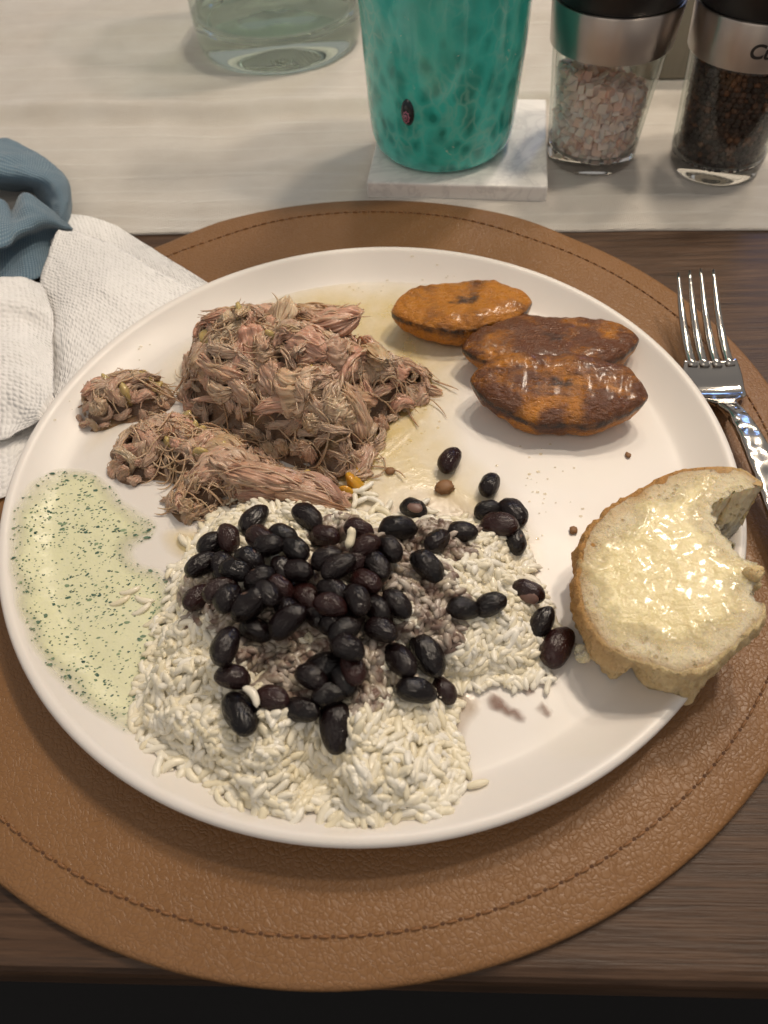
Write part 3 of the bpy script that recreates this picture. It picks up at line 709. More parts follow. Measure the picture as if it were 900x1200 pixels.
# ------------------------------------------------------------------ shredded pork
def chunk_mesh(k, L=.026, w=.0050, t=.0028, nf=8):
    """a torn piece of meat: flattened body with lengthwise strands and frayed ends, a few threads loose on it"""
    bag = Bag(); nu, nv = 22, 64; bend = rnd(-.0060, .0060); bz = rnd(-.0045, .0010); sd = rnd(0, 100); tw = rnd(-.5, .5)
    ridge = [.5+.5*noise.noise(Vector((math.cos(2*math.pi*j/nv)*7.+sd, math.sin(2*math.pi*j/nv)*7., 0))) for j in range(nv)]
    V = []
    for i in range(nu+1):
        q = -1+2*i/nu; env = max(.05, 1-abs(q)**3.2)**.5
        for j in range(nv):
            a = 2*math.pi*j/nv; ca, sa = math.cos(a), math.sin(a)
            ext = 1+.30*noise.noise(Vector((ca*4+sd, sa*4, 3+math.copysign(1, q))))*abs(q)
            st_ = noise.noise(Vector((ca*6.5+sd, sa*6.5, q*1.3)))*.36+noise.noise(Vector((ca*14+sd, sa*14, q*1.7)))*.27
            lump = noise.noise(Vector((q*2.2, sd, a)))*.18+noise.noise(Vector((ca*1.5, sa*1.5+sd, q*2.6)))*.30
            r = env*(1+st_+lump); an = a+tw*q
            V.append(Vector((L/2*q*ext, w*r*math.cos(an)+bend*q*q, t*r*math.sin(an)+bz*q*q)))
    F = [(i*nv+j, (i+1)*nv+j, (i+1)*nv+(j+1) % nv, i*nv+(j+1) % nv) for i in range(nu) for j in range(nv)]
    F += [tuple(range(nv)), tuple(reversed(range(nu*nv, nu*nv+nv)))]
    o = len(bag.V); bag.add(V, F, 0.)
    for i in range(nu+1):
        for j in range(nv): bag.A[o+i*nv+j] = .42*noise.noise(Vector((math.cos(2*math.pi*j/nv)*9+sd, math.sin(2*math.pi*j/nv)*9, i*.07)))
    for i in range(nf):
        a = rnd(-.3, math.pi+.3); y0 = w*.92*math.cos(a); z0 = t*.95*math.sin(a); l0 = -L/2*rnd(.1, 1.15); l1 = L/2*rnd(.1, 1.15); r = rnd(.00022, .00055); P = []; Rr = []
        fy, fz = rnd(-.004, .004), rnd(-.0015, .0025); pw = rnd(0, 6)
        for j in range(13):
            s = j/12; x = l0+(l1-l0)*s; q = 2*x/L; fr = abs(q)**3
            P.append(Vector((x, y0*(1-.12*q*q)+bend*q*q+fy*fr+.0006*math.sin(6*s+pw), z0*(1-.35*q*q)+bz*q*q+fz*fr+.0004*math.sin(7*s+pw*2))))
            Rr.append(r*(1-.75*abs(2*s-1)**4))
        bag.add(*tube(P, Rr, 5), rnd(.25, .5))
    return mesh('meat_chunk', bag.V, bag.F, {'tint': bag.A})
CM = [chunk_mesh(k, rnd(.010, .022), *random.choice(((.0014, .0012), (.0020, .0014), (.0028, .0018), (.0040, .0022), (.0054, .0030))), random.choice((4, 8, 12))) for k in range(30)]
for m in CM: m.materials.append(MT['pork'])
def onion_mesh(k):
    n, m_ = 10, 7; V = []; F = []; L, Wd = rnd(.006, .010), rnd(.004, .0065)
    for sgn in (1, -1):
        for j in range(m_+1):
            for i in range(n+1):
                x = (i/n-.5); y = (j/m_-.5); e = 1-.8*(2*y)**4
                V.append(Vector((L*x*2*e*.6, Wd*y*1.2, -.010*x*x*2+.0012*math.sin(6*y+k)-.02*y*y*.3+sgn*.0005*(1-(2*x)**4*.9)*(1-(2*y)**4*.9))))
    N = (n+1)*(m_+1)
    for j in range(m_):
        for i in range(n):
            a = j*(n+1)+i; F.append((a, a+1, a+n+2, a+n+1)); F.append((N+a, N+a+n+1, N+a+n+2, N+a+1))
    for i in range(n): F.append((i+1, i, N+i, N+i+1)); a = m_*(n+1)+i; F.append((a, a+1, N+a+1, N+a))
    for j in range(m_): a = j*(n+1); F.append((a, a+n+1, N+a+n+1, N+a)); a += n; F.append((a+n+1, a, N+a, N+a+n+1))
    return mesh('onion_piece', V, F)
OM = [onion_mesh(k) for k in range(4)]
for m in OM: m.materials.append(MT['onion'])
def pork_pile(root, L, H, ramp, nch, nfib, zb=0., seed=0, onions=4, hf_extra=None, sc0=(.75, 1.25)):
    st = random.getstate(); random.seed(seed+100)
    P = closed_smooth(pxpoly(L, Z0), 5, .002, 110); Pa = np.array([tuple(p) for p in P]); DG = DistGrid(Pa)
    def h(x, y, d=None):
        if d is None: d = DG(x, y)
        if d <= 0: return 0.
        nz = noise.noise(Vector((x*60+seed, y*60, 2.2)))*.55+noise.noise(Vector((x*130, y*130+seed, 6)))*.28
        hh = H*(1-math.exp(-d/ramp))*(1+.42*nz)
        if hf_extra: hh *= hf_extra(x, y)
        return max(.001, hh)
    V, F, D, _ = poly_sheet(P, .0030); V3 = []
    for v, d in zip(V, D):
        hh = max(0, h(v.x, v.y, max(0, d-.003))-.0045) if d > .003 else 0
        V3.append(Vector((v.x, v.y, Z0+hh+.001*noise.noise(Vector((v.x*300, v.y*300, 0)))*min(1, d/.003))))
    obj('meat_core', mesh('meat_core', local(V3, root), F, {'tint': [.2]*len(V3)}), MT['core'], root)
    lo, hi = Pa.min(0), Pa.max(0); pts = []; tries = 0
    def frame(x, y, ang, up=0.):
        e = .004; sx = max(-1.6, min(1.6, (h(x+e, y)-h(x-e, y))/(2*e))); sy = max(-1.6, min(1.6, (h(x, y+e)-h(x, y-e))/(2*e)))
        n = Vector((-sx, -sy, 1)).normalized(); t = Vector((math.cos(ang), math.sin(ang), 0)); t = (t-n*t.dot(n)).normalized(); t = (t+n*up).normalized()
        b = n.cross(t).normalized(); return Matrix((t, b, t.cross(b))).transposed(), n
    sep = math.sqrt(max(1e-9, np.prod(hi-lo))/nch)*.55
    while len(pts) < nch and tries < 20000:
        tries += 1; x, y = rnd(lo[0], hi[0]), rnd(lo[1], hi[1]); d = DG(x, y)
        if d < .0004 or any((x-a)**2+(y-b)**2 < (sep*(1 if tries < 9000 else .5))**2 for a, b in pts): continue
        pts.append((x, y)); ang = 2.4*noise.noise(Vector((x*32+seed, y*32, 3)))+rnd(-1.5, 1.5)
        R, n = frame(x, y, ang, random.gauss(0, .30)); s = rnd(*sc0)*random.choice((.7, .9, 1., 1.25))*(1 if d > .008 else .72)
        m = (R@Matrix.Rotation(rnd(-.5, .5), 3, 'X')).to_4x4()@Matrix.Diagonal((s, s*rnd(.85, 1.2), s, 1)); m.translation = Vector((x, y, Z0+max(.0018, h(x, y, d)-.0012)))-root.location
        o = obj('meat_chunk', random.choice(CM), None, root); o.matrix_local = m
    bag = Bag()
    for i in range(nfib):
        while True:
            x, y = rnd(lo[0], hi[0]), rnd(lo[1], hi[1]); d = DG(x, y)
            if d > .001: break
        ang = 3.4*noise.noise(Vector((x*32+seed, y*32, 3)))+rnd(-1.2, 1.2); Ln = rnd(.007, .022); nseg = 10; turn = random.gauss(0, .30); P_ = []; r = rnd(.00022, .00050)
        ph = rnd(0, 6); lift = rnd(.0008, .0026)
        for j in range(nseg+1):
            hh = h(x, y); P_.append(Vector((x, y, Z0+max(.0006, hh+lift*(.5+.5*math.sin(ph+j*.6)))))-root.location)
            x += math.cos(ang)*Ln/nseg; y += math.sin(ang)*Ln/nseg; ang += turn+rnd(-.15, .15)
        for q_ in range(2): P_ = [P_[0]]+[(P_[a-1]+2*P_[a]+P_[a+1])/4 for a in range(1, len(P_)-1)]+[P_[-1]]
        bag.add(*tube(P_, [r*(1-.7*abs(2*j/nseg-1)**3) for j in range(nseg+1)], 5), random.random())
    obj('loose_shreds', mesh('loose_shreds', bag.V, bag.F, {'tint': bag.A}), MT['fibre'], root, kind='stuff')
    for i in range(onions):
        while True:
            x, y = rnd(lo[0], hi[0]), rnd(lo[1], hi[1]); d = DG(x, y)
            if d > .002: break
        R, n = frame(x, y, rnd(0, 6.28), rnd(-.2, .2)); m = R.to_4x4()@Matrix.Scale(rnd(.7, 1.05), 4); m.translation = Vector((x, y, Z0+h(x, y)+.0012))-root.location
        o = obj('onion_piece', random.choice(OM), None, root); o.matrix_local = m
    random.setstate(st); return h
PA = px(345, 430, Z0)
root = empty('pork_mound', px(350, 480, Z0), 'tall mound of shredded brown pork on the plate beside the plantains', 'shredded meat')
MAIN = [(215, 470), (222, 425), (255, 402), (310, 392), (365, 392), (415, 412), (470, 428), (502, 440), (505, 462), (480, 482), (455, 505), (440, 535), (415, 560), (375, 560), (330, 540), (280, 515), (240, 498)]
pk = px(350, 455, Z0); side_c = px(480, 455, Z0)
pm_root = root
h_main = pork_pile(root, MAIN, (.0345), .0120, 215, 190, seed=1, onions=6, hf_extra=lambda x, y: 1-.40*max(0, min(1, (x-pk.x-.020)/.025))-.25*max(0, min(1, (pk.y-.022-y)/.02)))
for (u, v, dz, sc) in ((412, 560, .004, 1.2), (420, 548, .003, .9), (404, 572, .003, .9)):      # golden fat at the foot of the mound
    m = (Matrix.Rotation(rnd(0, 6), 3, 'Z')@Matrix.Rotation(rnd(-.4, .4), 3, 'X')).to_4x4()@Matrix.Scale(sc, 4); m.translation = px(u, v, Z0+dz)-pm_root.location
    o = obj('fat_piece', OM[1].copy(), None, pm_root, label='glossy golden orange piece of fat'); o.data.materials.clear(); o.data.materials.append(MT['fat']); o.matrix_local = m
root = empty('pork_heap', px(230, 550, Z0), 'low spread of shredded pork and onion between pork mound and herb sauce', 'shredded meat')
LOW = [(128, 530), (150, 508), (195, 490), (240, 495), (285, 520), (330, 548), (345, 575), (305, 590), (262, 596), (225, 612), (192, 596), (205, 570), (180, 560), (150, 568), (135, 552)]
pork_pile(root, LOW, .0125, .0060, 95, 100, seed=2, onions=7, sc0=(.55, .95))
root = empty('pork_strip', px(335, 575, Z0), 'long pink strip of pork lying just above the beans', 'shredded meat')
STRIP = [(265, 568), (290, 548), (330, 552), (375, 560), (405, 572), (400, 590), (360, 592), (310, 588), (275, 586)]
pork_pile(root, STRIP, .0090, .0050, 24, 24, seed=3, onions=2, sc0=(.7, 1.))
for kk, (u0, v0, u1, v1, z0_, z1_, w_, t_) in enumerate(((268, 552, 352, 566, .0135, .0115, .0050, .0032), (300, 566, 402, 586, .0100, .0065, .0042, .0030), (275, 572, 345, 580, .0075, .0070, .0040, .0026), (330, 556, 400, 572, .0095, .0070, .0032, .0024))):
    a = px(u0, v0, Z0+z0_); b = px(u1, v1, Z0+z1_); d = b-a
    cm_ = chunk_mesh(99+kk, d.length*1.05, w_, t_, 12); cm_.materials.append(MT['strip']); o = obj('meat_strip', cm_, None, root)
    m = d.to_track_quat('X', 'Z').to_matrix().to_4x4(); m.translation = (a+b)/2-root.location; o.matrix_local = m
root = empty('pork_clump', px(150, 480, Z0), 'small curled clump of pork set apart near the plate rim', 'shredded meat')
SMALL = [(88, 490), (102, 470), (130, 455), (165, 445), (195, 450), (205, 468), (190, 485), (150, 495), (120, 505), (98, 502)]
pork_pile(root, SMALL, .0135, .0048, 46, 24, seed=4, onions=4, sc0=(.55, .85))

# ------------------------------------------------------------------ plantain slices
def plantain(u0, v0, u1, v1, Wd, T, tilt, zc, seed, label, dark=.0, core=.8):
    a, b = px(u0, v0, zc), px(u1, v1, zc); c = (a+b)/2; d = b-a; L = d.length
    nu, nv = 88, 40; V = []; E = []; Sd = []; Co = []; Br = []
    for i in range(nu+1):
        s = -1+2*i/nu; s = math.copysign(abs(s)**.85, s); prof = max(.012, (1-abs(s)**2.5))**.68
        asym = .10*noise.noise(Vector((s*2, seed, 0)))
        for j in range(nv):
            an = 2*math.pi*j/nv; ca, sa = math.cos(an), math.sin(an)
            y = Wd/2*prof*math.copysign(abs(ca)**.72, ca); z = T/2*(prof**.62)*math.copysign(abs(sa)**.55, sa)
            y += Wd*asym*prof; 
            if sa > 0: z -= T*.05*math.exp(-((y/Wd)/.16)**2)*math.exp(-(s/.7)**2)
            z += .006*s*s*.4
            p = Vector((L/2*s, y, z)); nn = Vector((0, ca, sa))
            p += nn*(.0008*noise.noise(Vector((p.x*110+seed, p.y*150, p.z*150)))+.0007*noise.noise(Vector((p.x*330+seed, p.y*420, p.z*300))))*min(1, prof*2)
            V.append(p); rim = abs(ca)**5*(1 if sa > -.3 else .6)
            E.append(min(1, .66*max(0, 1-prof/.45)+.78*math.exp(-((sa-.25)/.28)**2)*abs(ca)**2)); Sd.append(max(0, min(1, (-.1-sa)*2+.5))*(1 if ca < .3 else .5)*1. if sa < .25 else 0.)
            Co.append(core*math.exp(-((s-.05)/.30)**2)*math.exp(-((y/Wd)/.13)**2) if sa > 0 else 0); Br.append(dark+.25*noise.noise(Vector((s*2.3, y*70, seed))))
    F = [(i*nv+j, i*nv+(j+1) % nv, (i+1)*nv+(j+1) % nv, (i+1)*nv+j) for i in range(nu) for j in range(nv)]
    F = [f[::-1] for f in F]; F += [tuple(range(nv)), tuple(reversed(range(nu*nv, nu*nv+nv)))]
    o = obj('plantain_slice', mesh('plantain_slice', V, F, {'edge': E, 'side': Sd, 'core': Co, 'brown': Br}), MT['plantain'], None, label, 'plantain', 'fried plantain slices')
    yaw = math.atan2(d.y, d.x); m = (Matrix.Rotation(yaw, 3, 'Z')@Matrix.Rotation(tilt, 3, 'X')).to_4x4(); m.translation = c; o.matrix_world = m
    o.location.z += max(0, Z0+.0002-min((m@v).z for v in V)); return o
plantain(459, 374, 622, 362, .031, .0155, .06, Z0+.0080, 3.3, 'golden fried plantain slice with bright yellow side, lying apart from the other two', -.26, .9)
plantain(541, 416, 746, 406, .033, .0145, .02, Z0+.0075, 8.1, 'dark brown fried plantain slice between the other two slices', .07, .7)
plantain(551, 450, 757, 470, .033, .0160, .26, Z0+.0105, 14.6, 'crisp brown fried plantain slice closest to the lone bean, pointed dark ends', .03, .85)

# ------------------------------------------------------------------ herb sauce
SAUCE = [(72, 551), (100, 550), (128, 566), (150, 588), (178, 606), (186, 618), (178, 632), (160, 645), (166, 658), (190, 668), (202, 688), (198, 730), (180, 790), (176, 850), (152, 864), (118, 846), (84, 818), (55, 785), (36, 745), (24, 700), (20, 655), (24, 615), (42, 575)]
sroot = empty('herb_sauce', px(100, 700, Z0), 'pale green creamy herb sauce pooled against the plate rim', 'sauce')
P = closed_smooth(pxpoly(SAUCE, Z0), 6, .0007, 160); V, F, D, _ = poly_sheet(P, .0018); SPa = np.array([tuple(p) for p in P]); SDG = DistGrid(SPa)
def sz(x, y, d): return plate_z(x, y)+.0002+.0009*(1-math.exp(-d/.004))+.00022*noise.noise(Vector((x*170, y*170, 0)))*min(1, d/.003)
obj('sauce_pool', mesh('sauce_pool', local([(v.x, v.y, sz(v.x, v.y, d)) for v, d in zip(V, D)], sroot), F, {'edge': [min(1., d/(.0035+.0060*(.5+noise.noise(Vector((v.x*60, v.y*60, 4)))))) for v, d in zip(V, D)]}), MT['sauce'], sroot)
bag = Bag(); lo, hi = SPa.min(0), SPa.max(0); n = 0
dirv = (px(120, 690, Z0)-px(80, 700, Z0)).to_2d(); base_a = math.atan2(dirv.y, dirv.x)
while n < 1150:
    x, y = rnd(lo[0], hi[0]), rnd(lo[1], hi[1]); d = SDG(x, y)
    if d < .0012 or random.random() > .35+1.1*max(0, .5+noise.noise(Vector((x*90, y*90, 5)))): continue
    n += 1; big_ = random.random() < .07; L = rnd(.0007, .0012) if big_ else rnd(.00018, .00058); w = L*rnd(.35, .7)
    k = random.randint(5, 7); a0 = base_a+random.gauss(0, .35); z = sz(x, y, d)+.00008; pts = []
    for i in range(k):
        an = 2*math.pi*i/k; r = rnd(.7, 1.15); qx, qy = L*r*math.cos(an), w*r*math.sin(an); pts.append(Vector((x+qx*math.cos(a0)-qy*math.sin(a0), y+qx*math.sin(a0)+qy*math.cos(a0), z+rnd(0, .00006)))-sroot.location)
    lowp = [p-Vector((0, 0, .0002)) for p in pts]
    bag.add(pts+lowp, [tuple(range(k))]+[(i, i+k, (i+1) % k+k, (i+1) % k) for i in range(k)], random.random()**.8)
obj('herb_flecks', mesh('herb_flecks', bag.V, bag.F, {'tint': bag.A}, smooth=False), MT['herb'], sroot, kind='stuff')
for (u, v, a) in ((140, 702, -25), (152, 690, -15), (165, 712, -35), (178, 725, -40), (186, 736, -30), (170, 700, 20)):      # pale grains sunk in the sauce
    o = obj('rice_grain', GM[1], None, sroot); m = Matrix.Rotation(math.radians(-a), 4, 'Z')@Matrix.Scale(1.1, 4); m.translation = px(u, v, Z0+.0010)-sroot.location; o.matrix_local = m

# ------------------------------------------------------------------ juices, drops and crumbs on the plate
puddle('cooking_juice', [(150, 470), (190, 420), (235, 385), (300, 350), (370, 325), (450, 322), (520, 335), (570, 380), (560, 430), (545, 480), (555, 530), (600, 570), (640, 640), (625, 690), (560, 640), (480, 620), (400, 610), (380, 560), (300, 480), (200, 470), (100, 540), (110, 500)], Z0, .00018, MT['juice'], edge=.022, wob=.002, label='thin film of yellow cooking juice spreading from the pork', cat='juice')
puddle('cooking_juice', [(400, 545), (415, 525), (450, 500), (480, 488), (500, 470), (512, 478), (490, 505), (450, 545), (432, 585), (405, 600), (388, 592)], Z0+.0002, .0009, MT['juice'], edge=.006, wob=.0012, label='deeper golden juice pooled along the edge of the pork mound', cat='juice')
puddle('cooking_juice', [(185, 625), (215, 615), (245, 625), (240, 650), (215, 660), (195, 648)], Z0+.0002, .0008, MT['juice'], edge=.006, wob=.001, label='small yellow juice smear between herb sauce and rice', cat='juice')
puddle('bean_broth', [(515, 800), (545, 805), (565, 825), (548, 860), (530, 880), (520, 840)], Z0+.0002, .0005, MT['pond'], edge=.003, label='pale clear broth puddle at the right edge of the rice', cat='juice')
puddle('bean_broth', [(455, 600), (480, 575), (520, 570), (560, 585), (600, 600), (630, 640), (620, 670), (590, 640), (520, 620), (470, 618)], Z0+.0002, .0004, MT['pond'], edge=.012, wob=.0015, label='thin brown bean broth around the far beans', cat='juice')
puddle('bean_smear', [(568, 816), (580, 812), (600, 825), (620, 845), (612, 850), (590, 838), (572, 828)], Z0+.0002, .00022, MT['smear'], edge=.0012, wob=.0014, lump=.0001, label='wider brown bean smear on bare plate below the rice', cat='smear')
puddle('bean_smear', [(610, 798), (618, 795), (630, 815), (646, 832), (640, 842), (625, 832), (614, 815)], Z0+.0002, .00022, MT['smear'], edge=.0012, wob=.0014, lump=.0001, label='narrow brown bean smear closest to the bread', cat='smear')
def bit(u, v, r, label):
    c = px(u, v, Z0+r*.45); V, F = ellipsoid(r*1.2, r, r*.7, 14, 8); V = [Vector(w)*(1+.35*noise.noise(Vector(w)*1200+Vector((u, v, 0)))) for w in V]
    o = obj('food_crumb', mesh('food_crumb', V, F), MT['crumbbit'], None, label, 'crumb', 'crumbs on the bare plate'); o.location = c; o.rotation_euler.z = rnd(0, 6)
bit(521, 571, .0030, 'brown crumb in the juice near the lone bean'); bit(457, 552, .0016, 'tiny brown crumb between pork and beans'); bit(672, 621, .0014, 'tiny tan crumb beside the bread crust'); bit(736, 533, .0011, 'speck of crumb above the bread slice')
bag = Bag()
for _ in range(100):
    g = random.random()
    if g < .35: u, v = random.gauss(475, 25), random.gauss(500, 26)
    elif g < .6: u, v = random.gauss(632, 12), random.gauss(570, 32)
    elif g < .8: u, v = rnd(380, 560), random.gauss(335, 9)
    elif g < .9: u, v = rnd(560, 700), rnd(520, 840)
    else: t = random.random(); u, v = 62+t*135+rnd(-5, 5), 515-t*125+rnd(-5, 5)
    c = px(u, v, Z0); zz = plate_z(c.x, c.y)+.00025; r = rnd(.0002, .0006); V, F = ellipsoid(r*rnd(1, 1.5), r, r*.45, 10, 6); bag.add([Vector(w)+Vector((c.x, c.y, zz)) for w in V], F)
obj('oil_droplets', mesh('oil_droplets', bag.V, bag.F), MT['oil'], None, 'tiny glistening oil droplets sprinkled over the bare plate', 'oil', None, 'stuff')

# ------------------------------------------------------------------ bread
s_ = 3.6375
def B(x, y): return (660+x/s_, 530+y/s_)
TOP = [(75, 480), (85, 395), (115, 325), (180, 250), (270, 182), (310, 172), (400, 112), (500, 74), (600, 64), (700, 58), (770, 68), (830, 112), (850, 132),
       (790, 150), (700, 180), (655, 205), (640, 255), (660, 310), (700, 370), (770, 440), (825, 470), (838, 530), (800, 585), (820, 625), (858, 640),
       (856, 690), (800, 760), (745, 820), (690, 862), (630, 905), (545, 925), (480, 942), (400, 912), (310, 885), (250, 862), (180, 820), (120, 740), (78, 640), (62, 560)]
BITE = (12, 24)
bx0, bx1 = px(680, 700, .02).x, PC.x+PR
def bot_z(x): return Z0+.0004 + (.0172-Z0)*max(0, min(1.25, (x-bx0)/(bx1-.004-bx0)))
TK = .0190
def bread_pt(u, v):
    z = .03
    for _ in range(8): p = px(u, v, z); z = bot_z(p.x)+TK
    return px(u, v, z)
bc = bread_pt(785, 690); br = empty('bread_slice', Vector((bc.x, bc.y, bot_z(bc.x))), 'thick bitten slice of crusty white bread with butter, resting on the plate rim', 'bread')
ctrl = [bread_pt(*B(*p)) for p in TOP]; NSUB = 14; loop = []; seg_id = []
N = len(ctrl)
for i in range(N):
    a, b, c, d = ctrl[i-1], ctrl[i], ctrl[(i+1) % N], ctrl[(i+2) % N]; bite = BITE[0] <= i < BITE[1]
    for k in range(NSUB):
        t = k/NSUB; p = .5*((2*b)+(c-a)*t+(2*a-5*b+4*c-d)*t*t+(3*b-a-3*c+d)*t**3)
        amp = .0016 if bite else .0006; sc = 420 if bite else 160
        p = p+Vector((noise.noise(Vector((p.x*sc, p.y*sc, 3))), noise.noise(Vector((p.x*sc, p.y*sc, 9))), 0))*amp
        loop.append(p); seg_id.append(bite)
V2, F2, D2, _ = poly_sheet([p.to_2d() for p in loop], .0014)
LP = np.array([(p.x, p.y) for p in loop]); crustP = np.array([(p.x, p.y) for p, b in zip(loop, seg_id) if not b])
def top_relief(x, y):
    n1 = noise.noise(Vector((x*70, y*70, 0)))*.0007+noise.noise(Vector((x*190, y*190, 5)))*.0006+noise.noise(Vector((x*480, y*480, 8)))*.00028
    cell = noise.voronoi(Vector((x*170, y*260, 1.5)))[0][0]; pore = -.0026*max(0, 1-cell/.26) if noise.noise(Vector((x*70, y*70, 30))) > .08 else 0
    return n1+pore
Vt = []; Cr = []
for v, d in zip(V2, D2):
    dc = math.sqrt(((crustP-np.array((v.x, v.y)))**2).sum(1).min()); fl = max(0, min(1, .25+(v.y-bc.y)/.04+(bc.x-v.x)/.05)); Cr.append(max(0, 1-dc/(.0025+.0045*fl)))
    Vt.append(Vector((v.x, v.y, bot_z(v.x)+TK+top_relief(v.x, v.y)*min(1, .25+d/.004)-.0008*math.exp(-d/.0012))))
# side rings below the outline
nl = len(loop); idx = {}
for i, v in enumerate(V2): idx[(round(v.x, 6), round(v.y, 6))] = i
top_i = [min(range(len(V2)), key=lambda i: (V2[i]-loop[k].to_2d()).length_squared) for k in range(nl)]
cen = sum((p.to_2d() for p in loop), Vector((0, 0)))/nl
NR = 11; rings = []; FL1, FL2, FL3 = [bread_pt(*B(*q_)).to_2d() for q_ in ((590, 915), (330, 892), (270, 868))]
for r in range(1, NR+1):
    t = r/NR; ring = []
    for k in range(nl):
        p = loop[k]; t2 = (loop[(k+1) % nl]-loop[k-1]).to_2d(); nrm = Vector((t2.y, -t2.x)); nrm = nrm.normalized() if nrm.length > 1e-9 else Vector((0, 0))
        if (p.to_2d()-cen).dot(nrm) < 0 and not seg_id[k]: nrm = -nrm
        if seg_id[k]: nrm = -(cen-p.to_2d()).normalized()
        if seg_id[k]: off = -.0018*t + .0034*noise.noise(Vector((p.x*300, p.y*300, t*7)))
        else:
            off = .0011*math.sin(math.pi*min(1, t*1.25))-.0030*t*t + .0010*noise.noise(Vector((p.x*150, p.y*150, t*3)))+.0011*noise.noise(Vector((p.x*460, p.y*460, t*9)))
        z = bot_z(p.x)+TK*(1-t)
        if not seg_id[k]:
            g1 = math.exp(-((p.to_2d()-FL1).length/.0050)**2); g2 = math.exp(-((p.to_2d()-FL2).length/.0030)**2); g3 = math.exp(-((p.to_2d()-FL3).length/.0045)**2)
            off += .0065*g1*t*t-.0045*g2*min(1, t*2)+.0015*g3*t
        q = p.to_2d()+nrm*off; rag = .0026*noise.noise(Vector((p.x*420, p.y*420, 40)))*t*t if not seg_id[k] else 0
        ring.append(Vector((q.x, q.y, max(plate_z(q.x, q.y)+.0003 if math.hypot(q.x-PC.x, q.y-PC.y) < PR-.002 else .004, z+rag))))
    rings.append(ring)
# crumb object: top + bitten walls + base; crust object: outer wall
Vc = list(Vt); Fc = [tuple(f) for f in F2]; Ac = list(Cr); base = len(Vc)
for ring in rings: Vc += ring; Ac += [0.]*nl
def rid(r, k): return top_i[k % nl] if r == 0 else base+(r-1)*nl+k % nl
for k in range(nl):
    if seg_id[k]:
        for r in range(NR): Fc.append((rid(r, k), rid(r+1, k), rid(r+1, k+1), rid(r, k+1)))
cb = len(Vc); Vc.append(Vector((cen.x, cen.y, bot_z(cen.x)))); Ac.append(0.)
for k in range(nl): Fc.append((rid(NR, k+1), rid(NR, k), cb))
obj('crumb', mesh('crumb', local(Vc, br), Fc, {'crust': Ac}), MT['crumb'], br)
Vk = []; Fk = []; Bk = []
over = []
for k in range(nl):
    p = loop[k]; d = (cen-p.to_2d()).normalized()*(.0014+.0018*max(0, min(1, .2+(p.y-bc.y)/.04+(bc.x-p.x)/.05))); over.append(Vector((p.x+d.x*(1+1.1*noise.noise(Vector((p.x*190, p.y*190, 2)))), p.y+d.y*(1+1.1*noise.noise(Vector((p.x*190, p.y*190, 2)))), Vt[top_i[k]].z+.0002)))
allr = [over, [p+Vector((0, 0, .0005)) for p in (Vector((loop[k].x, loop[k].y, Vt[top_i[k]].z)) for k in range(nl))]]+[[Vector((p.x, p.y, p.z))+Vector(((p.to_2d()-cen).normalized()*.0004).to_3d()) for p in ring] for ring in rings]
for r, ring in enumerate(allr):
    for k, p in enumerate(ring):
        Vk.append(p); far = (p.y-bc.y)/.035; left = (bc.x-p.x)/.035
        Bk.append(max(0, min(1, .38+.75*far+.65*left - .30*max(0, (r-4)/8))))
for k in range(nl):
    if not seg_id[k]:
        for r in range(len(allr)-1): Fk.append((r*nl+k, (r+1)*nl+k, (r+1)*nl+(k+1) % nl, r*nl+(k+1) % nl))
obj('crust', mesh('crust', local(Vk, br), Fk, {'bake': Bk}), MT['crust'], br, label='golden baked crust around the slice')
# butter: uneven sheet over the crumb
BUT = [(76, 500), (95, 430), (130, 385), (200, 345), (240, 290), (300, 235), (390, 180), (470, 135), (550, 95), (640, 90), (730, 95), (720, 140), (645, 185), (628, 255), (648, 315), (697, 385), (765, 450), (800, 490), (810, 540), (785, 600), (800, 650), (745, 740), (690, 800), (620, 860), (540, 880), (440, 880), (340, 840), (250, 805), (180, 750), (120, 670), (85, 590)]
P = closed_smooth([bread_pt(*B(*p)).to_2d() for p in [(430+(x_-430)*1.04, 520+(y_-520)*1.05) for x_, y_ in BUT]], 6, .0045, 120); V, F, D, _ = poly_sheet(P, .0012); Vb = []
for v, d in zip(V, D):
    n1 = noise.noise(Vector((v.x*55, v.y*55, 12)))*.5+noise.noise(Vector((v.x*140, v.y*90, 17)))*.35
    Vb.append(Vector((v.x, v.y, bot_z(v.x)+TK+top_relief(v.x, v.y)*.5+(-.0002+.0013*(1-math.exp(-d/.0045)))+.0010*n1+.00018*noise.noise(Vector((v.x*420, v.y*300, 3))))))
obj('butter', mesh('butter', local(Vb, br), F, {'edge': np.clip(D/.010, 0, 1)}), MT['butter'], br, label='pale yellow butter spread over the cut face')
# torn bits of crumb on the near side and by the bite
def torn(pts, r, nm):
    bag = Bag()
    for (u, v, z, rr) in pts:
        V, F = ellipsoid(rr*1.15, rr, rr*.9, 20, 12); c = px(u, v, z)
        bag.add([c-br.location+Vector((w[0], w[1], w[2]*1.5))*(1+.42*noise.noise((Vector(w)+c)*260)+.14*noise.noise((Vector(w)+c)*1100)) for w in V], F)
    obj(nm, mesh(nm, bag.V, bag.F, {'crust': [0.]*len(bag.V)}), MT['crumb'], br)
torn([(*B(815, 520), .034, .0026), (*B(808, 560), .031, .0022)], 0, 'torn_flap')
torn([(*B(85, 865), .013, .0022), (*B(70, 845), .014, .0018)], 0, 'crust_nub')
br.children[-1].data.materials.clear(); br.children[-1].data.materials.append(MT['crust'])

